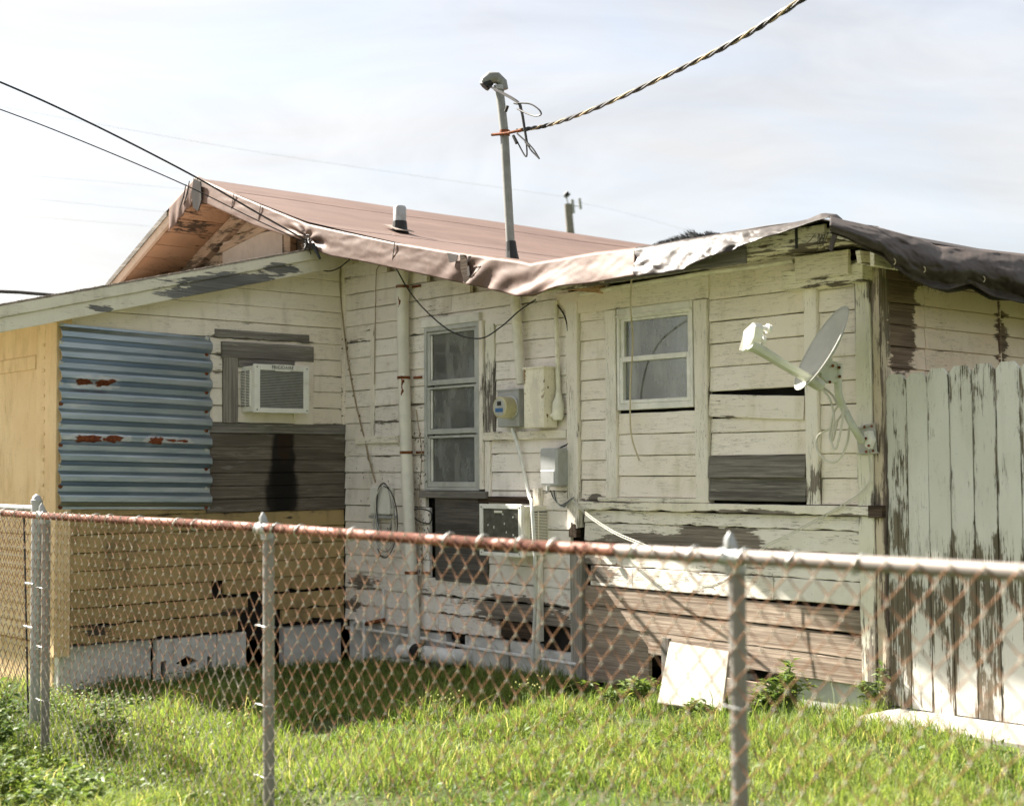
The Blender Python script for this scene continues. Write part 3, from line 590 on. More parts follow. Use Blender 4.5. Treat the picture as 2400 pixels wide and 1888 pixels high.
# frieze, thin pipe and beam under the front eave
plank('frieze_board', front, MAT['front'], FR, 2.60, 3.96, Y6(1500, 725)+.02, Y6(1500, 590)+.03, -.01, .036, tilt=-.0)
MB().tube([F3(1360, 688, .05), F3(1500, 665, .05), F3(1650, 640, .05), F3(1860, 612, .05)], .014, 8).build('thin_pipe', MAT['pvc2'], front, smooth=True)
MB().tube([F3(1430, 660, .03), F3(1650, 628, .03), F3(1880, 600, .03)], .012, 8).build('thin_pipe', MAT['pvc2'], front, smooth=True)
plank('beam', front, MAT['soffit'], FR, 4.60, 5.16, Fp(1950, 668, .1)[1], Fp(1950, 622, .1)[1], .0, .13, rag=.004, ragends=.04)
plank('beam', front, MAT['corner_h'], FR, 4.72, 5.09, Fp(1950, 640, .13)[1]-.02, Fp(1950, 600, .13)[1]+.02, .132, .16, ragends=.04)

# --- foundation
fnd = MB(); fnd.box((-.14, -2.44, -.3), (-.05, -1.72, .195)); fo = fnd.build('foundation', MAT['concrete'], house, bevel=.006)
bar('foundation_block', fo, MAT['concrete'], SD, -1.19, -.93, -.3, .19, -.05, .0, .008)
bar('foundation_block', fo, MAT['concrete'], SD, -.55, .0, -.3, .19, -.14, -.05, .008)
bar('foundation_block', fo, MAT['concrete'], FR, .03, .98, -.3, .215, -.10, -.02, .008)
bar('foundation_block', fo, MAT['concrete'], FR, 1.52, 2.0, -.3, .215, -.10, -.014, .008)
bar('foundation_block', fo, MAT['concrete'], FR, 2.02, 2.33, -.3, .215, -.10, -.02, .008)
bar('foundation_block', fo, MAT['concrete'], FR, 2.345, 2.69, -.3, .18, -.10, -.016, .008)
bar('foundation_block', fo, MAT['concrete'], FR, 3.5, 4.22, -.3, .20, -.12, -.03, .008)
bar('foundation_block', fo, MAT['concrete'], FR, 4.56, 5.16, -.3, .30, -.12, -.002, .008)
bar('foundation_block', fo, MAT['yellow'], LF, -4.95, -.12, -.3, .205, -.06, -.02, .008)
def vent_block(fr, a0, a1, z0, z1, d0, d1, slots=True):
    """breeze block with a diamond opening and two slots cut through it"""
    bm = bmesh.new(); cx = (a0+a1)/2; w = a1-a0; cz = (z0+z1)/2-.01
    dw, dh = w*.19, (z1-z0)*.13
    o = [(a0, z0), (cx, z0), (a1, z0), (a1, cz), (a1, z1), (cx, z1), (a0, z1), (a0, cz)]
    a0s, a1s = cx-w*.28, cx+w*.28
    o2 = [(a0s, z0), (cx, z0), (a1s, z0), (a1s, cz), (a1s, z1), (cx, z1), (a0s, z1), (a0s, cz)]
    dm = [(cx, cz-dh), (cx+dw, cz), (cx, cz+dh), (cx-dw, cz)]
    V = lambda p: bm.verts.new(fr(p[0], d1, p[1]))
    ov = [V(p) for p in o2]; dv = [V(p) for p in dm]
    for q in ((0, 1, 'a', 'd', 7), (1, 2, 3, 'b', 'a'), (3, 4, 5, 'c', 'b'), (5, 6, 7, 'd', 'c')):
        bm.faces.new([dv['abcd'.index(i)] if isinstance(i, str) else ov[i] for i in q])
    sw = w*.045; sz = (z0+.10*(z1-z0), z0+.55*(z1-z0))
    for s0, s1 in ((a0, a0s), (a1s, a1)):
        m0 = (s0+s1)/2-sw; m1 = m0+2*sw
        for x0, x1, y0, y1 in ((s0, m0, z0, z1), (m1, s1, z0, z1), (m0, m1, sz[1], z1), (m0, m1, z0, sz[0])):
            bm.faces.new([V((x0, y0)), V((x1, y0)), V((x1, y1)), V((x0, y1))])
    bmesh.ops.remove_doubles(bm, verts=bm.verts, dist=.0005)
    r = bmesh.ops.extrude_face_region(bm, geom=list(bm.faces)); n = Vector(fr(0, d0, 0))-Vector(fr(0, d1, 0))
    bmesh.ops.translate(bm, vec=n, verts=[v for v in r['geom'] if isinstance(v, bmesh.types.BMVert)])
    bmesh.ops.recalc_face_normals(bm, faces=bm.faces); me = bpy.data.meshes.new('vent_block'); bm.to_mesh(me); bm.free()
    return link('vent_block', me, MAT['concrete'], fo)
vent_block(SD, -1.70, -1.20, -.16, .192, -.06, .004)
vent_block(FR, .99, 1.30, -.14, .20, -.10, -.016)

# --- windows
def pane(par, fr, a0, a1, z0, z1, d): return bar('pane', par, MAT['glass'], fr, a0, a1, z0, z1, d-.004, d, 0)
def curtain(par, fr, a0, a1, z0, z1, d, n=40, amp=.008):
    def f(s, t):
        a = a0+(a1-a0)*s; return fr(a, d+amp*math.sin(s*31+2*math.sin(s*9))*(.6+.4*t), z0+(z1-z0)*t)
    return grid_mesh('curtain', f, n, 3, MAT['curtain'], par)
def frame(name, par, mat, fr, a0, a1, z0, z1, w, d0, d1, wb=None, wt=None):
    m = MB(); wb = wb or w; wt = wt or w
    for A, B in (((a0, z0), (a0+w, z1)), ((a1-w, z0), (a1, z1)), ((a0+w, z0), (a1-w, z0+wb)), ((a0+w, z1-wt), (a1-w, z1))):
        p, q = fr(A[0], d0, A[1]), fr(B[0], d1, B[1]); m.box([min(i, j) for i, j in zip(p, q)], [max(i, j) for i, j in zip(p, q)])
    return m.build(name, mat, par, bevel=.003)
# tall window with three stacked panes
tz = [Fp(1068, y)[1] for y in (1143, 1018, 902, 772)]
win = frame('window', house, MAT['alu'], FR, WX0, WX1, tz[0]-.02, tz[3]+.05, .028, -.03, .040, .025, .05)
bar('head_cap', win, MAT['whitealu'], FR, WX0-.02, WX1+.02, tz[3]+.035, tz[3]+.10, .0, .052)
for i in range(3):
    sh = frame('sash', win, MAT['alu'], FR, WX0+.029, WX1-.029, tz[i]+.006, tz[i+1]-.006, .030, -.012, .034 if i < 2 else .03, .040, .018)
    pane(win, FR, WX0+.055, WX1-.055, tz[i]+.03, tz[i+1]-.015, .006)
    bar('latch_strip', win, MAT['whitealu'], FR, WX0+.062, WX0+.078, tz[i]+.05, tz[i+1]-.03, .008, .022)
curtain(win, FR, WX0+.03, WX1-.03, tz[0]+.01, tz[3]+.03, -.040)
bar('sill', win, MAT['greywood'], FR, WX0-.03, WX1+.10, tz[0]-.075, tz[0]-.022, -.01, .07)
# two-sash window
vx0, vx1 = 3.170, 3.830; vz0, vz1 = 1.828, 2.500; vm = Fp(1540, 838)[1]
win2 = frame('window', house, MAT['whitealu'], FR, vx0, vx1, vz0, vz1, .022, -.03, .036, .040, .070)
bar('head_cap', win2, MAT['whitealu'], FR, vx0+.002, vx1-.002, vz1-.06, vz1-.045, .037, .05)
frame('sash', win2, MAT['whitealu'], FR, vx0+.023, vx1-.023, vm-.012, vz1-.071, .030, -.022, .020, .03, .016)
frame('sash', win2, MAT['whitealu'], FR, vx0+.023, vx1-.023, vz0+.041, vm+.020, .030, -.012, .034, .024, .034)
pane(win2, FR, vx0+.048, vx1-.048, vm+.012, vz1-.083, -.004); pane(win2, FR, vx0+.048, vx1-.048, vz0+.06, vm-.010, .004)
curtain(win2, FR, vx0+.035, vx1-.035, vz0+.03, vz1-.05, -.040, 40, .006)
MB().prism([FR(vx0+.07, -.028, vz0+.07), FR(vx0+.23, -.028, vz0+.06), FR(vx0+.20, -.028, vz0+.19), FR(vx0+.25, -.028, vz0+.26), FR(vx0+.15, -.028, vz0+.30), FR(vx0+.07, -.028, vz0+.25)], (0, .004, 0)).build('cardboard_piece', MAT['plywood'], win2)

# --- wing roof (lean-to) with two-board rake
def rz(y): return 3.335 - .2495*abs(y)
roofw = MB().prism([(.235, .0, rz(0)-.012), (.235, -3.08, rz(3.08)-.012), (.235, -3.08, rz(3.08)-.07), (.235, .0, rz(0)-.07)], (-4.5, 0, 0)).build('wing_roof', MAT['soffit'], house)
MB().prism([(.262, .0, rz(0)), (.262, -3.09, rz(3.09)), (.262, -3.09, rz(3.09)-.011), (.262, .0, rz(0)-.011)], (-4.5, 0, 0)).build('roof_felt', MAT['asphalt'], roofw)
ragm = MB()
for i in range(240):
    y = -3.08+i*.0124; h = random.uniform(.001, .007); x = .262+random.uniform(-.002, .006)
    ragm.prism([(x, y, rz(y)-.012), (x, y+.011, rz(y)-.012), (x, y+.011+random.uniform(-.004, .004), rz(y)+h), (x, y, rz(y)+h*.6)], (-.02, 0, 0))
tag(ragm.build('felt_edge', MAT['asphalt'], roofw), kind='stuff')
def rake_board(name, o0, o1, x0, x1, ya=-3.08, yb=-.10):
    n = 40; vs = []; fs = []
    for i in range(n+1):
        y = ya+(yb-ya)*i/n; j0 = noise.noise((y*5, o0, 1))*.002; j1 = noise.noise((y*5, o1, 4))*.002
        for x, z in ((x0, rz(y)-o1+j1), (x1-.003, rz(y)-o1+j1), (x1, rz(y)-o1+.004+j1), (x1, rz(y)-o0-.004+j0), (x1-.003, rz(y)-o0+j0), (x0, rz(y)-o0+j0)): vs.append((x, y, z))
    for i in range(n):
        for k in range(6): fs.append((i*6+k, i*6+(k+1) % 6, (i+1)*6+(k+1) % 6, (i+1)*6+k))
    fs += [tuple(range(6)), tuple(n*6+k for k in range(5, -1, -1))]
    return MB().add(vs, fs).build(name, MAT['fascia'], roofw)
rake_board('rake_board', .012, .092, .236, .262); rake_board('rake_board', .093, .195, .215, .243)
MB().prism([(.236, 0, rz(0)-.05), (.236, -3.0, rz(3.0)-.05), (.236, -3.0, rz(3.0)-.19), (.236, 0, rz(0)-.19)], (-.03, 0, 0)).build('rake_backing', MAT['soffit'], roofw)

# --- main roof: profile along X, ridge runs back from the street
PRO = [(-4.6, 2.62), (-3.25, 3.325), (-1.598, 4.065), (.209, 3.429), (1.37, 3.125), (2.07, 2.945), (2.87, 2.735), (3.05, 2.70)]
def pz(x):
    for (a, b), (c, d) in zip(PRO[:-1], PRO[1:]):
        if x <= c: return b+(d-b)*(x-a)/(c-a)
    return PRO[-1][1]
YB = 7.0
roof = MB().prism([(x, -OV+.03, z-.02) for x, z in PRO] + [(x, -OV+.03, z-.085) for x, z in PRO[::-1]], (0, YB+OV-.03, 0)).build('main_roof', MAT['soffit_pink'], house)
# soffit boards and rafters under the left slope of the gable
def slope_pt(x, y, drop): return (x, y, pz(x)-drop)
for i in range(8):
    xa = -1.62-.21*i; xb = xa-.196
    MB().prism([slope_pt(xa, -OV+.06, .088), slope_pt(xb, -OV+.06, .088), slope_pt(xb, -OV+.06, .10), slope_pt(xa, -OV+.06, .10)], (0, .62, 0)).build('soffit_board', MAT['soffit_pink'], roof)
def rafter(name, y0, y1, d0, d1, mat, xs): 
    m = MB()
    for a, b in zip(xs[:-1], xs[1:]): m.prism([slope_pt(a, y0, d0), slope_pt(b, y0, d0), slope_pt(b, y0, d1), slope_pt(a, y0, d1)], (0, y1-y0, 0))
    return m.build(name, mat, roof)
rafter('rake_board', -OV-.005, -OV+.028, .02, .13, MAT['gable'], (-1.598, -2.09, -3.25, -4.6))
rafter('rake_trim', -OV-.02, -OV-.006, .0, .05, MAT['greywood'], (-2.09, -3.25, -4.6))
rafter('rafter', .02, .09, .105, .24, MAT['gable'], (-1.55, -2.5, -3.6))
rafter('rafter', .02, .09, .10, .20, MAT['gable'], (-1.65, .2, 1.3))
# gable boards and the flat white board
gb = [o for o in house.children if o.name == 'gable_wall'][0]
for i, z in enumerate(frange(2.95, 3.95, .14)):
    xl = -1.6-(3.86-z)/.45; xr = min(-1.6+(3.80-z)/.352, .1)
    if xr > xl+.1: plank('gable_board', gb, MAT['gable'], FR, xl, xr, z, z+.137, -.14, -.09, lap=.006)
bar('white_board', gb, MAT['gableboard'], FR, -2.05, -.98, 2.9, 3.60, -.088, -.04)
bar('brace', gb, MAT['gable'], FR, -.965, -.86, 2.9, 3.62, -.088, -.02); bar('brace', gb, MAT['rotten'], FR, -1.0, -.966, 2.9, 3.62, -.088, -.03)
MB().prism([FR(-2.08, -.03, 3.56), FR(-.95, -.03, 3.72), FR(-.95, -.03, 3.66), FR(-2.08, -.03, 3.50)], (0, .05, 0)).build('brace', MAT['gable'], gb)

# --- front roof over the outer half: boards, fascia, soffit
FZ = lambda x: 2.775 + .004*(x-3)
roof2 = MB().prism([(2.9, -OV+.06, 2.752), (5.12, -OV+.06, 2.752), (5.43, -OV+.06, 2.655), (5.43, -OV+.06, 2.61), (5.12, -OV+.06, 2.70), (2.9, -OV+.06, 2.70)], (0, 6.4, 0)).build('front_roof', MAT['soffit'], house)
for i in range(3): bar('soffit_board', roof2, MAT['soffit'], FR, 2.75, 5.14, 2.680+.002*i, 2.6985, .02+i*.145, .16+i*.145, .003)
plank('fascia_board', roof2, MAT['soffit'], FR, 4.2, 5.15, 2.655, 2.76, OV-.06, OV-.035)
plank('fascia_board', roof2, MAT['greywood'], FR, 3.5, 4.62, 2.60, 2.70, OV-.034, OV-.018, rag=.006)
plank('fascia_board', roof2, MAT['soffit'], FR, 2.7, 3.5, 2.60, 2.72, OV-.06, OV-.03)
plank('fascia_board', roof2, MAT['soffit'], lambda a, d, z: (5.42+d, a, z), -.44, 5.0, 2.50, 2.607, 0, .025)
plank('fascia_board', roof2, MAT['soffit'], lambda a, d, z: (5.30+d, a, z), -.40, .55, 2.53, 2.60, 0, .03, ragends=.03)
bar('strap', roof2, MAT['black'], FR, 4.96, 4.975, 2.645, 2.775, OV-.034, OV-.028, 0)

# ------------------------------------------------------------------ tarps
def rg(x, y, z): return 1-2.2*abs(noise.noise((x, y, z)))          # sharp creases
def interp(tab, x):
    for (a, b), (c, d) in zip(tab[:-1], tab[1:]):
        if x <= c: return b+(d-b)*(x-a)/(c-a) if c > a else d
    return tab[-1][1]
tarp = thing('roof_tarp', 'faded brown tarpaulin stretched over the main gable roof and wrapped round its front edge', 'tarp', (.5, 2.0, 3.3))
XR = [-1.598, -1.15, -.55, .209, .80, 1.37, 2.07, 2.87, 3.05]
strips = [(-4.6, -1.598, .008), (-1.598, -1.02, .0085), (-1.10, .55, .0055), (.47, 1.95, .0025), (1.87, 3.05, -.0005)]
for a, b, up in strips:
    def f(s, t, a=a, b=b, up=up):
        x = a+(b-a)*s; y = -OV-.012+(YB+OV)*t
        n = noise.noise((x*1.1, y*.7, 2.0))*.010 + noise.noise((x*5, y*.5, 9))*.0025
        return (x, y, pz(x)+up-.004+n*min(1, (y+OV+.02)*4))
    grid_mesh('sheet', f, 16, 90, MAT['tarp'], tarp)
# wrapped front edge: top and bottom outline of the cloth on the plane of the eave
TOPW = [(458,414),(537,448),(611,479),(720,524),(795,540),(921,567),(1068,591),(1216,610),(1245,616),(1290,609),(1390,592),(1492,580)]
BOTW = [(458,470),(470,470),(598,528),(658,548),(714,562),(740,585),(776,600),(840,611),(921,628),(1087,664),(1142,676),(1216,695),(1253,694),(1290,681),(1319,673),(1400,662),(1492,646)]
def edge_sheet(name, xs, top, bot, par, mat, n, m, v0, wr, lean=lambda px: .03, solid=.004, curl=.02):
    def f(s, t):
        px = xs[0]+(xs[1]-xs[0])*s; yt, yb = interp(top, px), interp(bot, px)
        py = yt+(yb-yt)*t
        w = wr(px, t)
        p = F3(px, py, v0+lean(px)*t); p.y -= .008*math.sin(t*math.pi*.5) + w
        if t == 0: p.y += .03; p.z += .004
        return tuple(p)
    return grid_mesh(name, f, n, m, mat, par, solid=solid)
def wr1(px, t):
    g = lambda c, w: math.exp(-((px-c)/w)**2)
    base = .004*noise.noise((px*.012, t*2, 1)) + .0028*rg(px*.030+t*2, t*2.2, 4) + .0016*rg(px*.09-t*2, t*4, 6)
    fold = g(1120, 60)*.022*math.sin(px*.11+t*5.5)*t**.6 + g(1240, 55)*.016*math.sin(px*.05+t*10)*t
    knot = 0
    d = math.hypot((px-722)/60, (t-.75)/.6)
    if d < 1: knot = (1-d)*.03*math.sin(math.atan2((t-.75)*50, px-722)*7) - (1-d)**2*.03
    tail = g(1310, 40)*.03*t*t
    return base+fold+knot+tail
ew = edge_sheet('edge_wrap', (458, 1492), TOPW, BOTW, tarp, MAT['tarp'], 240, 18, OV+.012, wr1, lambda px: .012+.020*max(0, min(1, (px-1130)/120))+.04*max(0, min(1, (px-1280)/200)))
# left return of the wrap over the peak
def fl(s, t):
    px = 458-(458-397)*s; yt = 414+(483-414)*s; yb = 470+(545-470)*s
    p = F3(px, yt+(yb-yt)*t, OV+.03); p.y -= .012*math.sin(t*1.5)+.010*math.sin(s*23)*t; return tuple(p)
grid_mesh('edge_wrap', fl, 26, 10, MAT['tarp'], tarp, solid=.004)
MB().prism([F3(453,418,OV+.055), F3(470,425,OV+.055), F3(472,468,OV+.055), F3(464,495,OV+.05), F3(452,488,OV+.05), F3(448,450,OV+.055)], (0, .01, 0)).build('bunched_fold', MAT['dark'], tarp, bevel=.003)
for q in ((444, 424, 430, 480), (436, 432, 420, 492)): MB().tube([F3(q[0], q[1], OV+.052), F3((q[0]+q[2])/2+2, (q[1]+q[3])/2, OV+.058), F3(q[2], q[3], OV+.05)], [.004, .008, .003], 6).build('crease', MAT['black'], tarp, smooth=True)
for px, in ((548,), (611,), (925,), (1492,)):
    MB().tube([F3(px, interp(TOPW, px)+1, OV+.028), F3(px-4, (interp(TOPW, px)+interp(BOTW, px))/2, OV+.034), F3(px-7, interp(BOTW, px)-1, OV+.032)], .0035, 5).build('seam', MAT['tarp_dark'], tarp)
# torn hole with folded flap beside the mast
MB().prism([F3(1048,592,OV+.05), F3(1072,597,OV+.05), F3(1070,612,OV+.054), F3(1053,615,OV+.054)], (0, .006, 0)).build('patch_flap', MAT['tarp_grey'], tarp)
MB().prism([F3(1078,596,OV+.046), F3(1092,597,OV+.046), F3(1102,660,OV+.046), F3(1088,664,OV+.046), F3(1079,630,OV+.046)], (0, .005, 0)).build('tear', MAT['rotten'], tarp)
MB().prism([F3(1082,595,OV+.052), F3(1104,600,OV+.056), F3(1094,618,OV+.064), F3(1098,600,OV+.06)], (0, .004, 0)).build('patch_flap', MAT['tarp_grey'], tarp)
MB().prism([F3(1094,628,OV+.055), F3(1099,622,OV+.06), F3(1101,645,OV+.06), F3(1096,648,OV+.055)], (0, .006, 0)).build('patch_flap', MAT['tarp_dark'], tarp)
# roof patch of black felt round mast and vent
tz_ = lambda x, y: pz(x)+.03
def felt(px, py, w, d, par, nm='felt_patch'):
    p = F3(px, py, 0); 
    return None
# torn silvery tarp over the outer eave
t2 = thing('torn_tarp', 'torn silver brown tarpaulin with eyelets hanging off the front eave above the two-pane window', 'tarp', (4.2, -.5, 2.6))
TOP2 = [(1488,581),(1603,562),(1695,546),(1815,531),(1893,515),(1925,501),(1953,504),(1966,515)]
BOT2 = [(1488,648),(1538,645),(1598,635),(1662,606),(1750,575),(1814,553),(1907,521),(1945,510),(1966,530)]
def wr2(px, t):
    ph = px*.06+t*5.0
    return (.012*math.sin(ph*.8)+.007*math.sin(ph*1.9+1.2)+.010*rg(px*.022+t*1.5, t*2.2-px*.012, 3)+.006*rg(px*.06+t*3, t*4-px*.04, 6))*min(1, (1900-px)/150 if px < 1900 else 0)*(.35+.65*t)*1.1
edge_sheet('edge_wrap', (1488, 1966), TOP2, BOT2, t2, MAT['tarp_grey'], 150, 16, OV+.016, wr2, lambda px: .072+.04*max(0, min(1, (px-1488)/120))*max(0, min(1, (1930-px)/150)))
def f2(s, t):
    x = 3.72+(5.36-3.72)*s; xx = x; y = -OV+.0+2.6*t
    zt = 2.772+.012*math.sin(s*7)*(1-t)+.012*noise.noise((x*4, y*3, 1)) + .02*math.exp(-((x-5.2)/.12)**2)
    return (x, y, min(zt, 2.79) - .30*max(0, x-5.12))
grid_mesh('sheet', f2, 50, 30, MAT['tarp_grey'], t2, solid=.004)
for a, b in ((1665, 601), (1968, 528)):
    p = F3(a, b, OV+.04); M = Matrix.Translation(p) @ Matrix.Rotation(R(90), 4, 'X')
    MB().lathe([(.006, 0), (.012, .0), (.012, .006), (.006, .006)], M, 12).build('eyelet', MAT['alu'], t2, smooth=True)
MB().prism([F3(1955,520,OV+.045), F3(1972,522,OV+.045), F3(1962,552,OV+.05), F3(1950,590,OV+.045), F3(1941,584,OV+.045), F3(1950,548,OV+.05)], (0, .006, 0)).build('hanging_strip', MAT['tarp_grey'], t2, bevel=.002)
fm = MB()
for i in range(900):
    s = random.random(); px = 1528+(1700-1528)*s; env = math.sin(min(1, s*1.05)*math.pi)**.7
    p = F3(px, interp(TOP2, px)+3-random.uniform(0, 7)*env, OV-.02+random.uniform(-.06, .02)); h = random.uniform(.015, .085)*env*(.5+.5*abs(noise.noise((px*.05, 0, 0))*2))+.006
    q = p + Vector((-.6*h+random.uniform(-.5, .3)*h, random.uniform(-.3, .3)*h, h*.7)); w = random.uniform(.0015, .004)
    sd_ = Vector((RT.x, RT.y, .3)).normalized()*w
    fm.add([p-sd_, p+sd_, q], [(0, 1, 2)])
tag(fm.build('frayed_fringe', MAT['black'], t2, recalc=False), kind='stuff')
for i in range(9):
    a = F3(1925+random.uniform(-15, 18), 548, OV-.03); b = a+Vector((random.uniform(-.12, .0), random.uniform(-.02, .1), random.uniform(-.09, -.03)))
    MB().tube(spline([a, (a+b)/2+Vector((.01, -.02, -.03)), b], 4), .0018, 4).build('loose_thread', MAT['tarp_dark'], t2)
# dark tarp bunched over the right-hand eave
t3 = thing('dark_tarp', 'dark brown tarpaulin bunched and sewn along the right-hand eave above the picket fence', 'tarp', (5.6, .6, 2.5))
TOP3 = [(1940,508),(1971,516),(2068,537),(2146,558),(2205,582),(2222,580),(2400,600),(2560,618)]
BOT3 = [(1940,545),(1985,560),(2040,590),(2068,602),(2091,622),(2137,655),(2183,676),(2220,680),(2275,664),(2321,694),(2400,712),(2560,735)]
def ft3(s, t):
    sx_ = max(0, (s-.8)/.2); px = 1945+(2560-1945)*min(1, s/.8); yt, yb = interp(TOP3, px), interp(BOT3, px)
    c = math.cos(t*math.pi*.5); X = 5.46+.20*math.sin(min(1, t*1.15)*math.pi*.75)
    py = yt+(yb-yt)*(t**1.15)
    fold = .028*math.sin(px*.028-t*6.5+1.5*math.sin(px*.011))*t*(1-t)*3 + .018*rg(px*.012+t*.8, t*3.2, 2) + .011*rg(px*.03-t*2, t*5, 5) + .005*rg(px*.08, t*9, 8) + .010*math.sin(px*.11+t*14)*math.exp(-((px-2085)/50)**2)
    fold += .02*noise.noise((sx_*9, t*4, 1))*min(1, sx_*4); p = S3(px, py, X+fold*.9); return (p.x, p.y+sx_*4.2, p.z)
grid_mesh('draped_edge', ft3, 210, 34, MAT['tarp_dark'], t3, solid=.005)
def ft3b(s, t):
    px = 2075+(2560-2075)*s; yb = interp(BOT3, px)
    p = S3(px, yb-14+26*t*(.6+.4*math.sin(px*.02)) , 5.47+.05*math.sin(t*2)); return tuple(p)
grid_mesh('under_fold', ft3b, 60, 6, MAT['tarp_dark'], t3, solid=.004)
def ft3c(s, t):
    a = ft3(s, 0); return (a[0]-2.2*t, max(a[1], -.45)+.05*t, a[2]+.085*min(1, t*6)+.015*math.sin(t*3)+.01*noise.noise((s*9, t*4, 0)))
grid_mesh('sheet', ft3c, 80, 12, MAT['tarp_dark'], t3)
for px, py in ((2165, 625), (2305, 648), (2095, 606)):
    b = S3(px, py, 5.70); MB().tube(spline([b, b+Vector((.008, 0, -.008)), b+Vector((.003, .008, -.02)), b+Vector((0, .0, -.03))], 4), .0022, 5).build('stitch_cord', MAT['cord'], t3, smooth=True)
lf = MB()
for i in range(180):
    px = random.uniform(2090, 2330); p = S3(px, interp(BOT3, px)-3, 5.55+random.uniform(-.05, .04)); l = random.uniform(.015, .06)
    q = p+Vector((random.uniform(-.02, .02), random.uniform(-.03, .03), -l)); lf.add([p-Vector((0, .0012, 0)), p+Vector((0, .0012, 0)), q], [(0, 1, 2)])
tag(lf.build('frayed_fringe', MAT['tarp_dark'], t3, recalc=False), kind='stuff')

# ------------------------------------------------------------------ corrugated sheet on the wing wall
def corr():
    (y0, zt0), (y1, zt1) = Sp(142, 757, .05), Sp(487, 790, .05); zb0, zb1 = Sp(142, 1193, .05)[1], Sp(490, 1193, .05)[1]
    y1 = Sp(494, 1000, .05)[0]
    NP = 9.0
    def f(s, t):
        y = y0+(y1-y0)*s; zt = zt0+(zt1-zt0)*s; zb = zb0+(zb1-zb0)*s; z = zb+(zt-zb)*t
        ph = (t*NP) % 1.0; w = interp([(0, 0), (.13, 0), (.34, 1), (.66, 1), (.87, 0), (1, 0)], ph)
        e = .006*math.sin(t*NP*2*math.pi)*(1 if s < .01 else 0)
        return (.036+.040*w+.003*noise.noise((y*3, z*2, 0)), y+e, z)
    o = grid_mesh('corrugated_sheet', f, 30, 9*16, MAT['corrugated'], None, smooth=False, solid=.0015)
    base = Vector((.04, (y0+y1)/2, zb0)); 
    t = thing('corrugated_sheet', 'blue-grey corrugated metal sheet with rust patches nailed over the wing wall', 'metal sheet', base)
    o.name = 'sheet'; setpar(o, t)
    for side in (0, 1):
        for k in range(10):
            tt = min(.995, k/NP+.012); s = .012 if side == 0 else .975
            p = f(s, tt); M = Matrix.Translation((p[0], p[1], p[2])) @ Matrix.Rotation(R(90), 4, 'Y')
            MB().lathe([(.017, 0), (.017, .002), (.009, .003), (.006, .007), (.002, .008)], M, 10).build('screw', MAT['alu'] if random.random() < .55 else MAT['rust'], t, smooth=True)
corr()

# ------------------------------------------------------------------ lettering
def letters(name, text, size, mat, M, parent, ext=.0008):
    cu = bpy.data.curves.new(name, 'FONT'); cu.body = text; cu.size = size; cu.align_x = 'CENTER'; cu.align_y = 'CENTER'; cu.extrude = ext; cu.space_character = 1.08
    o = bpy.data.objects.new(name, cu); COL.objects.link(o)
    dg = bpy.context.evaluated_depsgraph_get(); me = bpy.data.meshes.new_from_object(o.evaluated_get(dg)); bpy.data.objects.remove(o)
    me.transform(M); return link(name, me, mat, parent)

# ------------------------------------------------------------------ air conditioners
def air_conditioner(name, label, fr, a0, a1, z0, z1, d, side, mats, logo=None, notch=False, loc=(0, 0, 0), fw=.05, slats=22, xdir=1):
    """window unit: case, louvred side, front frame, coil fins"""
    t = thing(name, label, 'air conditioner', loc); case, frm = mats
    bar('case', t, case, fr, a0+.006, a1-.006, z0+.006, z1-.012, -.05, d-.03, .006)
    frame('front_frame', t, frm, fr, a0, a1, z0, z1, fw, d-.031, d, fw*.75, fw*.9)
    bar('coil', t, MAT['fins'], fr, a0+fw, a1-fw, z0+fw*.7, z1-fw*.85, d-.03, d-.012, 0)
    n = 24
    gr = MB()
    for i in range(n):
        z = z0+fw*.75+(z1-z0-fw*1.65)*(i+.5)/n; p, q = fr(a0+fw, d-.012, z-.0022), fr(a1-fw, d-.008, z+.0022)
        gr.box([min(i_, j_) for i_, j_ in zip(p, q)], [max(i_, j_) for i_, j_ in zip(p, q)])
    tag(gr.build('coil_fins', MAT['boxmetal'] if logo else MAT['fins'], t), kind='stuff')
    # louvres on the visible side
    sa = a0 if side < 0 else a1; b = MB()
    s0, s1 = (sa-.001, sa+.0055) if side < 0 else (sa-.0055, sa+.001)
    back = bar('louvre_recess', t, MAT['dark'], fr, s0+.001*side, s1+.001*side, z0+.05, z1-.05, .02, d-.075, 0)
    for i in range(slats):
        z = z0+.055+(z1-z0-.11)*(i+.5)/slats
        bar('louvre', t, case, fr, sa-.006, sa+.008, z-.0035, z+.0025, .015, d-.07, 0)
    for dd in (.012, (d-.05)/2, d-.068): bar('louvre_bar', t, case, fr, sa-.004, sa+.006, z0+.045, z1-.045, dd-.004, dd+.004, 0)
    for a in (a0+.022, a1-.022):
        for z in (z0+.022, z1-.022): bar('screw', t, MAT['ink'], fr, a-.005, a+.005, z-.005, z+.005, d-.001, d+.002, .002)
    return t
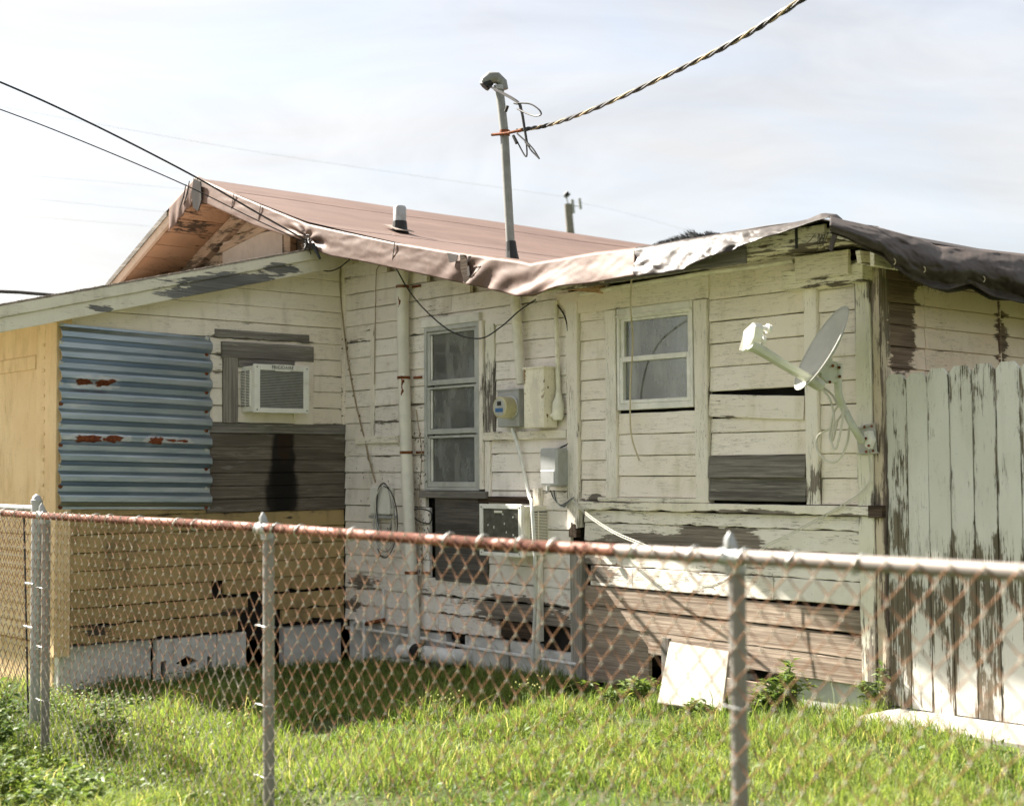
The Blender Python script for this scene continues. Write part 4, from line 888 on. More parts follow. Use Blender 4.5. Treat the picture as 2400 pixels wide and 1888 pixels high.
# wing unit, front plate px 597..725
dY0 = Sp(557, 860, .04)[0]
lo_, hi_ = .05, .5
for _ in range(40):
    md_ = (lo_+hi_)/2
    if Sp(597, 860, md_)[0] < dY0: lo_ = md_
    else: hi_ = md_
dA = md_; 
if not .08 < dA < .45: dA = .22
ya, yb = Sp(597, 900, dA)[0], Sp(725, 900, dA)[0]; za_, zb_ = Sp(597, 966, dA)[1], Sp(597, 852, dA)[1]
ac = air_conditioner('window_air_conditioner', 'white window air conditioner with louvred side sticking out of the wing wall', SD, ya, yb, za_, zb_, dA, -1, (MAT['acwhite'], MAT['acwhite']), True, loc=(dA, (ya+yb)/2, za_))
yl = (ya+yb)/2
MB().prism([(dA+.002, yl-.085, zb_+.002), (dA+.002, yl+.085, zb_+.002), (dA+.002, yl+.068, zb_-.050), (dA+.002, yl-.068, zb_-.050)], (.004, 0, 0)).build('name_plate', MAT['acwhite'], ac)
ML = Matrix.Translation((dA+.0065, yl, zb_-.022)) @ Matrix.Rotation(R(90), 4, 'Z') @ Matrix.Rotation(R(90), 4, 'X')
letters('lettering', 'FRIGIDAIRE', .037, MAT['ink'], ML, ac)
# front wall unit
xa, xb = Fp(1123, 1200, .26)[0], Fp(1222, 1200, .26)[0]; zb2, za2 = Fp(1123, 1180, .26)[1], Fp(1123, 1300, .26)[1]
ac2 = air_conditioner('window_air_conditioner', 'cream window air conditioner with paint-flecked coil set low beside the plywood patch', FR, xa, xb, za2, zb2, .26, 1, (MAT['accream'], MAT['acwhite']), None, loc=((xa+xb)/2, -.26, za2), fw=.036, slats=24)
bar('catch', ac2, MAT['accream'], FR, xa+.16, xa+.24, zb2-.062, zb2-.045, .25, .262)
for i in range(11):
    a = random.uniform(xa+.07, xb-.07); z = random.uniform(za2+.06, zb2-.07); bar('paint_fleck', ac2, MAT['acwhite'], FR, a, a+random.uniform(.004, .012), z, z+random.uniform(.006, .022), .246, .2535, 0)

# ------------------------------------------------------------------ pipes, mast, meter and boxes
pp = thing('drain_pipe', 'tall cream plastic drain pipe with rusty straps on the inner white wall', 'pipe', (.83, -.09, 0))
pA, pB, pC = F3(942, 632, .09), F3(945, 870, .09), F3(972, 1515, .09)
PX = lambda y: Fp(interp([(632, 943), (700, 943), (885, 946), (1060, 952), (1280, 961), (1340, 964), (1515, 972)], y), y, .09)
MB().tube([(PX(y)[0], -.09, PX(y)[1]) for y in (625, 700, 885, 1060, 1340, 1515)], .047, 20).build('pipe', MAT['pvc'], pp, smooth=True)
MB().tube([(PX(y)[0], -.09, PX(y)[1]) for y in (677, 704)], .052, 20).build('collar', MAT['pvc'], pp, smooth=True)
for y in (672, 885, 1060, 1341):
    x, z = PX(y); st = MB().tube([(x, -.09, z-.011), (x, -.09, z+.011)], .0505, 20).build('strap', MAT['rust'], pp, smooth=True)
    bar('strap_end', st, MAT['rust'], FR, x+.045, x+.145, z-.009, z+.009, .019, .032, .002)
foot = PX(1515)
el = spline([(foot[0], -.09, foot[1]), (foot[0]+.02, -.10, foot[1]-.06), (foot[0]+.09, -.11, foot[1]-.09)], 5); zf = foot[1]-.09
MB().tube(el, .050, 16).build('elbow', MAT['pipewhite'], pp, smooth=True)
dp = thing('sewer_pipe', 'fat white sewer pipe bend with black rubber coupling lying in the grass', 'pipe', (1.2, -.12, .0))
zq_ = .06
MB().tube([(.92, -.12, zq_-.01), (1.10, -.12, zq_)], .055, 16).build('pipe', MAT['pipewhite'], dp, smooth=True)
MB().tube([(1.10, -.12, zq_), (1.22, -.125, zq_)], .066, 16).build('coupling', MAT['black'], dp, smooth=True)
MB().tube(spline([(1.22, -.125, zq_), (1.40, -.13, zq_+.005), (1.52, -.12, zq_+.005), (1.555, -.05, zq_), (1.56, .05, zq_)], 6), .062, 18).build('bend', MAT['pipewhite'], dp, smooth=True)
cable('water_pipe', [F3(812, 1470, .05), F3(880, 1478, .05), F3(960, 1490, .05), F3(1100, 1516, .05), F3(1250, 1540, .05), F3(1352, 1556, .05)], .014, MAT['pipewhite'], 'thin white water pipe running low along the inner wall', 'pipe', n=10)
sp_ = thing('standpipe', 'small white standpipe with tap beside the inner corner', 'pipe', F3(853, 1560, .1))
MB().tube([F3(853, 1575, .07), F3(853, 1470, .07)], .016, 10).build('pipe', MAT['pipewhite'], sp_, smooth=True)
MB().tube(spline([F3(853, 1470, .07), F3(853, 1455, .08), F3(840, 1456, .08), F3(828, 1462, .08), F3(826, 1480, .08)], 4), .016, 10).build('tap', MAT['pipewhite'], sp_, smooth=True)
MB().tube([F3(897, 1450, .05), F3(899, 1380, .05)], .013, 10).build('riser', MAT['pipewhite'], sp_, smooth=True)
MB().tube([F3(853, 1462, .07), F3(900, 1452, .05)], .017, 10).build('valve', MAT['rust'], sp_, smooth=True)
# service mast
ms = thing('service_mast', 'leaning grey electrical mast with hooded weatherhead rising through the tarped roof', 'mast', F3(1210, 900, .08))
mp = [F3(1222, 900, .08), F3(1206, 690, .08), F3(1198, 600, .08), F3(1182, 310, .08), F3(1170, 205, .08)]
MB().tube(mp[2:], .0315, 16).build('pole', MAT['mastgrey'], ms, smooth=True)
MB().tube(mp[:2]+[F3(1203, 650, .08)], .036, 16).build('conduit', MAT['pvc2'], ms, smooth=True)
bt = F3(1198, 603, .08); MB().tube([F3(1201, 608, .08), F3(1199, 590, .08), F3(1197.5, 566, .08)], [.050, .042, .036], 12).build('boot', MAT['black'], ms)
M_ = Matrix.Translation(mp[-1]+Vector((0, 0, .0)))
wh = MB(); ax = Vector((-.5, -.75, .0)).normalized()
hd = mp[-1]; secs = [(-.035, -.015, .032), (-.024, .035, .036), (.016, .068, .043), (.065, .068, .045), (.105, .04, .038), (.12, .012, .025)]
wh.tube([hd+ax*a+Vector((0, 0, z)) for a, z, r in secs], [r for _, _, r in secs], 14)
wh.build('weatherhead', MAT['mastgrey'], ms, smooth=True)
MB().tube([hd+ax*.07+Vector((0, 0, .045)), hd+ax*.11+Vector((0, 0, .0))], [.038, .040], 12).build('wire_plate', MAT['black'], ms, smooth=True)
MB().tube([hd-Vector((0, 0, .02)), hd+Vector((0, 0, .012))], .041, 14).build('collar', MAT['galv'], ms, smooth=True)
cl = F3(1183, 312, .08); kn = thing  # clamp with insulator arm
MB().tube([F3(1153, 316, .12), F3(1185, 313, .12), F3(1222, 305, .12)], .011, 8).tube([cl-Vector((0, 0, .02)), cl+Vector((0, 0, .02))], .037, 14).build('clamp', MAT['rust'], ms, smooth=True)
W0 = hd+ax*.10+Vector((0, 0, .02))
for k, pts in enumerate(([(1210,235), (1224,262), (1232,310), (1240,345), (1264,372)], [(1205,232), (1220,258), (1228,300), (1234,340), (1232,367), (1206,320)], [(1212,240), (1205,242), (1240,243), (1262,256), (1268,268), (1255,272), (1235,266), (1212,255)], [(1264,372), (1246,345), (1212,313)])):
    p3 = [F3(a, b, .16+.03*k) for a, b in pts]
    if k < 3: p3 = [W0] + p3
    MB().tube(spline(p3, 6), .006, 6).build('lead_wire', MAT['black'], ms, smooth=True)
for a, b in (((1185, 262), (1190, 248)), ((1203, 318), (1211, 336)), ((1232, 332), (1241, 342))): MB().tube([F3(*a, .2), F3(*b, .2)], .011, 8).build('splice', MAT['black'], ms, smooth=True)
# twisted service drop to the street pole
def twist(name, pts, r, turns, label):
    P = spline(pts, 40); t = thing(name, label, 'cable', pts[0]); acc = 0
    for k in range(3):
        q = []
        for i, p in enumerate(P):
            d = (P[min(i+1, len(P)-1)]-P[max(i-1, 0)]).normalized(); a = d.cross(Vector((0, 0, 1))).normalized(); b = a.cross(d); c = 2*math.pi*(k/3+i*turns/len(P))
            q.append(p+a*(r*math.cos(c))+b*(r*math.sin(c)))
        MB().tube(q, r*.95 if k else r*.7, 6).build('strand', MAT['black'] if k else MAT['rope'], t, smooth=True)
twist('service_drop', [F3(1212, 306, .12), D3(1290, 292, 10.2), D3(1400, 252, 9.3), D3(1560, 178, 8.3), D3(1720, 98, 7.4), D3(1885, -5, 6.8), D3(2250, -260, 5.8)], .0085, 10, 'thick twisted service cable rising from the mast towards the upper right')
# vent stack
vp = F3(937, 545, -.55); vs_ = thing('vent_stack', 'short grey vent pipe with black boot on the tarped roof', 'vent pipe', vp)
zr = pz(vp.x)
MB().tube([(vp.x, vp.y, zr), (vp.x, vp.y, zr+.20), (vp.x, vp.y, zr+.215)], [.056, .056, .048], 18).build('pipe', MAT['galv'], vs_, smooth=True)
MB().tube([(vp.x, vp.y, zr-.03), (vp.x, vp.y, zr+.02), (vp.x, vp.y, zr+.085)], [.085, .066, .060], 14).build('boot', MAT['black'], vs_)
MB().prism([(vp.x-.10, vp.y-.10, pz(vp.x-.10)+.022), (vp.x+.11, vp.y-.12, pz(vp.x+.11)+.022), (vp.x+.10, vp.y+.08, pz(vp.x+.10)+.022), (vp.x-.11, vp.y+.08, pz(vp.x-.11)+.022)], (0, 0, .006)).build('flashing', MAT['asphalt'], vs_)
# electricity meter
mx0, mx1 = Fp(1178, 960, .05)[0], Fp(1228, 960, .05)[0]; mz0, mz1 = Fp(1200, 1000, .08)[1], Fp(1200, 912, .08)[1]
mt = thing('electricity_meter', 'electricity meter with round yellowed cover on a grey metal base', 'meter', (mx0, -.1, mz0))
bar('base_box', mt, MAT['boxmetal'], FR, mx0, mx1, mz0, mz1, .025, .10, .006); bar('lid_lip', mt, MAT['boxmetal'], FR, mx0-.008, mx1+.008, mz1-.012, mz1, .024, .108, .002)
mc = F3(1198, 955, .10); MM = Matrix.Translation(mc) @ Matrix.Rotation(R(90), 4, 'X')
MB().lathe([(.082, 0), (.086, .012), (.080, .016)], MM, 28).build('ring', MAT['alu'], mt, smooth=True)
MB().lathe([(.078, .014), (.077, .085), (.074, .108), (.066, .112)], MM, 28).build('cover', MAT['meterglass'], mt, smooth=True)
yy = mc.y-.1135
dpl = MB().lathe([(.062, .111), (.061, .1135)], MM, 28).build('dial', MAT['meterface'], mt)
bar('display', dpl, MAT['ink'], lambda a, d, z: (mc.x+a, -d, mc.z+z), -.020, .022, .012, .042, -yy, -yy+.002, 0)
bar('blue_label', dpl, MAT['blue'], lambda a, d, z: (mc.x+a, -d, mc.z+z), -.040, .040, -.034, -.006, -yy, -yy+.002, 0)
# rusted breaker box
bx0, bx1 = Fp(1228, 990, .16)[0], Fp(1275, 990, .16)[0]; bz0, bz1 = Fp(1228, 1003, .16)[1], Fp(1228, 865, .16)[1]
bb = thing('breaker_box', 'tall cream metal breaker box with rusty edges beside the meter', 'electrical box', (bx0, -.1, bz0))
bar('body', bb, MAT['rustbox'], FR, bx0, bx1, bz0, bz1, .03, .16, .004); bar('lid', bb, MAT['rustbox'], FR, bx0-.008, bx1+.008, bz1-.004, bz1+.012, .024, .168, .003)
# conduit with fitting
cd = thing('conduit', 'slim cream conduit ending in a bottle-shaped fitting beside the breaker box', 'conduit', F3(1308, 975, .05))
MB().tube([F3(1302, 705, .05), F3(1305, 800, .05), F3(1309, 925, .05)], .017, 12).build('pipe', MAT['pvc2'], cd, smooth=True)
MB().tube([F3(1309, 918, .06), F3(1309, 928, .06), F3(1308, 945, .065), F3(1307, 975, .065), F3(1307, 984, .065)], [.020, .022, .040, .043, .034], 12).build('fitting', MAT['pvc2'], cd, smooth=True)
MB().tube([F3(1300, 968, .09), F3(1292, 975, .10)], .016, 10).build('spout', MAT['pvc2'], cd, smooth=True)
# grey junction box with cables
jx0, jx1 = Fp(1265, 1100, .15)[0], Fp(1302, 1100, .15)[0]; jz0, jz1 = Fp(1280, 1140, .15)[1], Fp(1280, 1050, .15)[1]
jb = thing('junction_box', 'grey rounded metal junction box with cables beside the old corner post', 'electrical box', (jx0, -.1, jz0))
bar('body', jb, MAT['boxmetal'], FR, jx0, jx1+.015, jz0, jz1, .03, .155, .014); bar('door_panel', jb, MAT['boxmetal'], FR, jx0+.015, jx1-.01, jz0+.02, jz0+.11, .154, .158, .002)
MB().tube([F3(1284, 1138, .165), F3(1284, 1150, .165)], .012, 10).build('bushing', MAT['alu'], jb, smooth=True)
for k in range(4):
    MB().tube(spline([F3(1290+k*4, 1148, .10), F3(1298+k*3, 1168+k*3, .09), F3(1315+k*2, 1183+k*2, .08), F3(1335, 1172+k, .07), F3(1345, 1165, .06)], 6), .004, 6).build('cable', MAT['galv'] if k % 2 else MAT['black'], jb, smooth=True)
# meter downpipe (thin crooked conduit to the ground)
cable('ground_conduit', [F3(1200, 1003, .07), F3(1218, 1062, .06), F3(1240, 1160, .05), F3(1252, 1290, .32), F3(1258, 1400, .14), F3(1250, 1560, .06)][:3]+[F3(1246, 1180, .30), F3(1253, 1290, .30), F3(1255, 1400, .2), F3(1246, 1580, .08)], .0125, MAT['pipewhite'], 'thin crooked white conduit running from the meter down to the ground', 'conduit', n=8)
cable('ground_conduit', [F3(1266, 1300, .07), F3(1262, 1440, .07), F3(1258, 1590, .07)], .016, MAT['pvc2'], 'straight cream conduit below the low air conditioner', 'conduit', n=8)
# telephone box, coil of cable
tb = thing('telephone_box', 'small pale telephone box wrapped in looped cables near the inner corner', 'telephone box', F3(895, 1200, .05))
qx0, qx1 = Fp(873, 1180, .05)[0], Fp(918, 1180, .05)[0]
bar('box', tb, MAT['acwhite'], FR, qx0, qx1, Fp(895, 1205, .05)[1], Fp(895, 1140, .05)[1], .022, .08, .01); bar('tray', tb, MAT['boxmetal'], FR, qx0-.005, qx1+.03, Fp(895, 1214, .05)[1], Fp(895, 1207, .05)[1], .022, .085, .003)
MB().tube([F3(885, 1215, .05), F3(885, 1270, .05)], .012, 8).build('stub', MAT['galv'], tb, smooth=True)
for k in range(5):
    c = F3(900+3*k, 1190+8*k, .09); rx, rz_ = .10+.012*k, .20+.02*k
    pts = [c+Vector((rx*math.cos(a+k), -.01*k-.01*math.sin(a*2), rz_*math.sin(a+k))) for a in [i*2*math.pi/13 for i in range(13 if k < 3 else 9)]]
    MB().tube(spline(pts, 4), .0045, 6).build('cable_loop', [MAT['galv'], MAT['black'], MAT['whitecable']][k % 3], tb, smooth=True)
MB().tube(spline([F3(968, 1195, .05), F3(985, 1192, .09), F3(1010, 1200, .08), F3(1008, 1225, .09), F3(985, 1222, .08), F3(968, 1210, .05)], 5), .005, 6).build('cable_loop', MAT['black'], tb, smooth=True)
# vine stem, dead leaves
vn = thing('dead_vine', 'dead brown vine with withered leaves climbing the white wall by the drain pipe', 'vine', F3(975, 1400, .05))
MB().tube(spline([F3(800, 612, .05), F3(797, 660, .06), F3(803, 740, .04), F3(815, 840, .03), F3(835, 950, .03), F3(852, 1020, .03), F3(866, 1080, .035), F3(880, 1130, .04)], 6), .006, 6).build('stem', MAT['rope'], vn, smooth=True)
MB().tube(spline([F3(985, 1420, .04), F3(990, 1300, .04), F3(982, 1180, .04), F3(988, 1060, .04), F3(975, 960, .03)], 6), .004, 5).build('stem', MAT['rope'], vn, smooth=True)
lm = MB()
for i in range(230):
    if i < 150: px = random.gauss(986, 11); py = random.uniform(1000, 1340)
    elif i < 190: px = random.gauss(885, 28); py = random.uniform(1090, 1330)
    else: py = random.uniform(760, 1100); px = interp([(740, 803), (840, 815), (950, 835), (1080, 866), (1200, 885)], py)+random.uniform(-3, 6)
    p = F3(px, py, .032+random.uniform(0, .03)); l = random.uniform(.010, .032); d = Vector((random.uniform(-.5, .5), random.uniform(-.4, .1), -1)).normalized(); w = Vector((1, random.uniform(-.6, .6), 0)).normalized()*l*.26
    lm.add([p, p+d*l*.5+w, p+d*l, p+d*l*.5-w], [(0, 1, 2, 3)])
tag(lm.build('dead_leaves', MAT['deadleaf'], vn, recalc=False), kind='stuff')

# ------------------------------------------------------------------ cables
cable('slack_cable', [F3(928, 628, .42), F3(958, 680, .30), F3(1000, 730, .22), F3(1060, 778, .18), F3(1125, 793, .16), F3(1175, 765, .16), F3(1215, 730, .18), F3(1255, 702, .30)], .0055, MAT['black'], 'black cable sagging from the eave across the tall window')
cable('wall_wire', [F3(889, 622, .06), F3(882, 640, .04), F3(880, 720, .03), F3(879, 800, .03), F3(877, 900, .03)], .0035, MAT['rope'], 'thin brown wire running down the inner wall beside the drain pipe', 'wire')
cable('hanging_cord', [F3(1480, 650, .40), F3(1478, 720, .30), F3(1483, 800, .12), F3(1478, 900, .06), F3(1477, 980, .06), F3(1482, 1030, .06), F3(1498, 1078, .07)], .006, MAT['cord'], 'tan cord hanging in front of the two-pane window', 'cord')
cable('post_cable', [F3(1307, 715, .05), F3(1325, 745, .05), F3(1332, 800, .04), F3(1332, 960, .04), F3(1336, 1030, .04), F3(1312, 1050, .06)], .006, MAT['black'], 'dark cable running down beside the old corner post')
for k, dy in enumerate((0, 5)):
    cable('white_wire', [F3(1340, 1168+dy*.3, .06), F3(1375, 1202+dy, .10), F3(1440, 1245+dy, .14), F3(1520, 1280+dy, .18), F3(1600, 1330+dy, .22), F3(1660, 1370+dy, .20), F3(1740, 1330+dy, .12), F3(1790, 1280+dy, .08), F3(1850, 1250+dy, .07), F3(1960, 1190+dy, .07), F3(2020, 1150+dy, .07), F3(2041, 1110+dy, .06), F3(2035, 1055, .07)], .0032, MAT['whitecable'], ['white wire slung low across the outer wall, upper of the pair', 'white wire slung low across the outer wall, lower of the pair'][k], 'wire', group='slack white wires on the outer wall')
for k, (pts, r, lab) in enumerate((
    ([F3(722, 566, OV+.06), D3(600, 497, 10.6), D3(440, 405, 10.2), D3(200, 283, 9.7), D3(-20, 184, 9.3), D3(-500, -10, 8.5)], .0075, 'thick black overhead cable running from the eave to the upper left'),
    ([F3(724, 572, OV+.06), D3(600, 515, 10.6), D3(430, 432, 10.2), D3(200, 334, 9.7), D3(-20, 249, 9.3), D3(-500, 80, 8.5)], .0045, 'thin black overhead cable below the thick one at upper left'))):
    cable('overhead_cable', pts, r, MAT['black'], lab, group='black overhead cables at the left')
kt = thing('cable_knot', 'tangle of black wire and clamps where the overhead cables meet the eave', 'wire tangle', F3(722, 575, OV+.06))
for k in range(7):
    c = F3(722, 570, OV+.07); pts = [c+Vector((random.uniform(-.06, .06), random.uniform(-.03, .02), random.uniform(-.05, .06))) for _ in range(5)]
    MB().tube(spline(pts, 4), .004, 5).build('wire', MAT['black'], kt, smooth=True)
MB().tube([F3(733, 572, OV+.06), F3(750, 606, OV+.05)], [.016, .010], 8).build('clamp', MAT['black'], kt, smooth=True)
MB().tube(spline([F3(722, 575, OV+.05), F3(735, 610, .45), F3(760, 634, .35), F3(790, 630, .30), F3(820, 608, .42)], 6), .0055, 6).build('wire', MAT['black'], kt, smooth=True)
MB().tube(spline([F3(722, 575, OV+.05), F3(728, 600, OV), F3(715, 625, .42), F3(690, 640, .40), F3(660, 640, .40)], 6), .004, 6).build('wire', MAT['black'], kt, smooth=True)
def far(name, pts, r, lab): cable(name, [D3(a, b, d) for a, b, d in pts], r, MAT['galv'], lab, group='thin power lines far behind the house', n=5)
far('power_line', [(-150, 228, 40), (0, 250, 42), (640, 362, 48), (1280, 455, 55), (1325, 460, 56)], .0038, 'faint far power line passing above the roof ridge to the utility pole')
far('power_line', [(-150, 398, 46), (0, 407, 47), (420, 442, 50), (900, 500, 55)], .0035, 'faint far power line at left, upper of three')
far('power_line', [(-150, 452, 46), (0, 459, 47), (420, 500, 50), (700, 530, 55)], .0035, 'faint far power line at left, middle of three')
far('power_line', [(-150, 492, 46), (0, 502, 47), (400, 534, 50), (700, 560, 55)], .0035, 'faint far power line at left, lowest of three')
far('power_line', [(1335, 470, 56), (1450, 495, 58), (1560, 525, 60), (1800, 600, 64)], .0035, 'faint far power line running right from the utility pole')
cable('overhead_cable', [D3(-300, 672, 14), D3(0, 683, 14.6), D3(95, 689, 15), D3(400, 715, 16.5)], .018, MAT['black'], 'short stretch of thick dark cable just above the lean-to roof at left edge')
# far utility pole
up_ = thing('utility_pole', 'distant wooden utility pole behind the roof ridge', 'utility pole', (D3(1338, 560, 56).x, D3(1338, 560, 56).y, 0))
pb = D3(1338, 560, 56); pt_ = D3(1331, 478, 56)
MB().tube([(pb.x, pb.y, 0), pb, pt_], [.19, .165, .15], 10).build('pole', MAT['greywood_v'], up_, smooth=True)
MB().tube([pt_, D3(1328, 462, 56)], .03, 6).build('pin', MAT['galv'], up_); MB().tube([D3(1323, 461, 56), D3(1333, 452, 56)], [.08, .11], 8).build('insulator', MAT['black'], up_)
MB().tube([D3(1341, 468, 56), D3(1344, 500, 56)], .07, 8).build('insulator', MAT['galv'], up_); MB().tube([D3(1342, 482, 56), D3(1360, 483, 56)], .02, 6).build('arm', MAT['galv'], up_); MB().tube([D3(1358, 465, 56), D3(1361, 490, 56)], .06, 8).build('fuse', MAT['galv'], up_)

# ------------------------------------------------------------------ satellite dish
sd_ = thing('satellite_dish', 'grey satellite dish with triple receiver arm bolted to the outer corner board', 'satellite dish', F3(2035, 1040, .06))
vis = lambda a, b, c: (_rt*a + Vector((0, 0, 1))*b + _fw*c)
nD = vis(-.85, .50, -.13).normalized(); cD = F3(1925, 815, .42); cDep = (cD-CAM).dot(FW)
upD = (Vector((0, 0, 1))-nD*nD.z).normalized(); sdD = upD.cross(nD)
MD = Matrix((( sdD.x, upD.x, nD.x, cD.x), (sdD.y, upD.y, nD.y, cD.y), (sdD.z, upD.z, nD.z, cD.z), (0, 0, 0, 1)))
def fd(s, t):
    r = s; a = t*2*math.pi; x = .215*r*math.cos(a); y = .262*r*math.sin(a); return tuple(MD @ Vector((x, y, .055*(r*r-1))))
dobj = grid_mesh('reflector', fd, 14, 44, MAT['dish'], sd_, solid=.004)
rim = MB().tube([MD @ Vector((.216*math.cos(a), .263*math.sin(a), .0)) for a in [i*2*math.pi/44 for i in range(45)]], .004, 6).build('rim', MAT['dish'], sd_, smooth=True)
def at(px, py, dd): return CAM + ray(px, py)*(cDep+dd)
# arm
A0, A1, A2 = at(1905, 893, .0), at(1830, 850, -.09), at(1757, 806, -.17)
bmA = MB().tube([at(1915, 900, .02), A0, A1, at(1785, 822, -.14), A2], [.026, .026, .026, .030, .033], 8, ell=1.15).build('arm', MAT['dishpole'], sd_, smooth=True)
MB().tube([at(1892, 886, .0), at(1925, 905, .03)], .034, 8).build('clamp', MAT['dishpole'], sd_)
# receiver
ln = [at(1764, 755, -.215), at(1741, 776, -.15), at(1730, 822, -.12), at(1742, 825, -.14), at(1758, 815, -.185), at(1769, 790, -.22), at(1772, 765, -.235)]
MB().prism(ln, (_fw*.03 + _rt*.05)).build('receiver', MAT['acwhite'], sd_, bevel=.006)
for (a, b), (c, d), dd in (((1768, 768), (1797, 770), -.15), ((1766, 790), (1783, 794), -.17), ((1764, 806), (1775, 806), -.14)):
    p, q = at(a, b, dd), at(c, d, dd+.02); dr = (q-p).normalized()
    MB().tube([p, p+dr*.04, q, q+dr*.002, q+dr*.012, q+dr*.014, q+dr*.024], [.014, .014, .016, .026, .027, .021, .022], 12).build('feed_horn', MAT['acwhite'], sd_, smooth=True)
# bracket, pole, foot
br0 = at(1950, 850, .04)
MB().prism([at(1920, 878, .06), at(1945, 845, .06), at(1962, 848, .06), at(1972, 862, .07), at(1968, 895, .07), at(1940, 898, .06)], _fw*.05).build('bracket', MAT['dishpole'], sd_, bevel=.004)
MB().prism([at(1921, 872, .0), at(1948, 838, .0), at(1953, 842, .0), at(1928, 878, .0)], _fw*.09).build('bracket_plate', MAT['dishpole'], sd_, bevel=.002)
for a, b in ((1952, 857), (1967, 861), (1968, 882), (1945, 895), (1940, 841)): MB().tube([at(a, b, .045), at(a, b, .075)], .009, 8).build('bolt', MAT['rust'], sd_)
ft = F3(2033, 1038, .05)
pl = spline([at(1966, 852, .08), at(1964, 890, .09), at(1966, 925, .10), at(1977, 955, .14), F3(2000, 1000, .20), F3(2020, 1033, .11)], 6)
MB().tube(pl, .021, 14).build('pole', MAT['dishpole'], sd_, smooth=True)
MB().prism([F3(2005, 1015, .05), F3(2012, 1003, .05), F3(2050, 996, .05), F3(2055, 1062, .05), F3(2020, 1066, .05), F3(2012, 1055, .05)], (0, .006, 0)).build('foot_plate', MAT['dish'], sd_)
for z_ in ((2008, 1004, 2050, 993), (2012, 1061, 2058, 1060)): MB().tube([F3(z_[0], z_[1], .07), F3((z_[0]+z_[2])/2, (z_[1]+z_[3])/2, .055), F3(z_[2], z_[3], .05)], [.006, .010, .004], 6).build('foot_flange', MAT['dish'], sd_, smooth=True)
MB().prism([F3(2024, 1012, .10), F3(2036, 1008, .10), F3(2043, 1030, .10), F3(2036, 1052, .10), F3(2026, 1046, .10)], (0, .045, 0)).build('foot_clamp', MAT['acwhite'], sd_, bevel=.004)
for a, b in ((2029, 1027), (2036, 1044), (2026, 1000), (2043, 998), (2030, 1058), (2046, 1056)): MB().tube([F3(a, b, .09), F3(a, b, .108)], .008, 8).build('bolt', MAT['rust'], sd_)
for k, pts in enumerate(([(1920, 905), (1945, 935), (1955, 985), (1948, 1030), (1958, 1052), (1970, 1010), (1978, 955)], [(1925, 905), (1950, 925), (1965, 950), (1985, 960), (1975, 945), (1955, 965), (1945, 1020), (1952, 1030), (1962, 990)], [(1985, 955), (1950, 1000), (1918, 1020), (1915, 1050), (1935, 1078), (1965, 1078), (1985, 1040), (1990, 1000)])):
    MB().tube(spline([F3(a, b, .24-.03*k) for a, b in pts], 7), .0065, 7).build('cable_loop', MAT['whitecable'], sd_, smooth=True)
MB().tube(spline([F3(2035, 1050, .09), F3(2038, 1090, .06), F3(2040, 1130, .06)], 5), .004, 6).build('cable_loop', MAT['whitecable'], sd_, smooth=True)

# ------------------------------------------------------------------ leaning tile panel
lp = [G3(1543, 1652, .06), G3(1695, 1672, .09)]
tpl, tpr = F3(1572, 1508, .11), F3(1712, 1532, .11)
nn = (tpr-tpl).cross(lp[0]-tpl).normalized()*-.022
pn = MB().prism([lp[0], lp[1], tpr, tpl], nn).build('leaning_panel', MAT['panel'], bevel=.004, origin=True)
tag(pn, 'pale square panel leaning on the bare brown boards below the two-pane window', 'panel')
tag(plank('stray_board', None, MAT['greywood_v'], FR, Fp(1551, 1550, .05)[0], Fp(1570, 1550, .05)[0], .05, Fp(1560, 1494, .05)[1], .035, .055, vert=True), 'short dark board standing behind the leaning pale panel', 'board')

# ------------------------------------------------------------------ picket fence
pf = thing('picket_fence', 'tall worn mint-green board fence beside the house corner', 'fence', (5.9, 0, .06))
x = 5.212; i = 0
while x < 7.4:
    w = random.uniform(.127, .133); zt = 1.965+.003*i+random.uniform(-.012, .012); zb = .13+random.uniform(-.006, .012); c = .035; n = 14; sk = random.uniform(-.004, .004)
    vs = []; fs = []
    for k in range(n+1):
        z = zb+(zt-c-zb)*k/n; e = [noise.noise((z*3, i*7, q))*.0022 for q in (0, 3)]; d = noise.noise((z*1.5, i*5, 9))*.003
        for a, dd in ((x+e[0], -.006), (x+e[0]+.002, .010+d), (x+w+e[1]-.002, .010+d), (x+w+e[1], -.006)): vs.append((a+sk*k/n, -dd, z))
    top = n*4; b = len(vs); vs += [(x+c*.9+sk, .006, zt), (x+c*.9+sk, -.010, zt), (x+w-c*.9+sk, -.010, zt), (x+w-c*.9+sk, .006, zt)]
    for k in range(n):
        for q in range(4): fs.append((k*4+q, k*4+(q+1) % 4, (k+1)*4+(q+1) % 4, (k+1)*4+q))
    fs += [(top, top+1, b+1, b), (top+1, top+2, b+2, b+1), (top+2, top+3, b+3, b+2), (top+3, top, b, b+3), (b, b+1, b+2, b+3), (3, 2, 1, 0)]
    pk_ = MB().add(vs, fs).build('picket', MAT['mint'], pf); across(pk_, [1.0, 1.0, 2.0, 2.0]*(n+1)+[1.3, 1.3, 1.7, 1.7]); x += w+random.uniform(.002, .0045); i += 1
for z in (.45, 1.05, 1.65): MB().box((5.22, .012, z), (7.4, .05, z+.085)).build('rail', MAT['greywood'], pf, bevel=.004)
for x in (6.9,): MB().box((x, .051, .0), (x+.09, .14, 1.9)).build('post', MAT['greywood_v'], pf, bevel=.004)

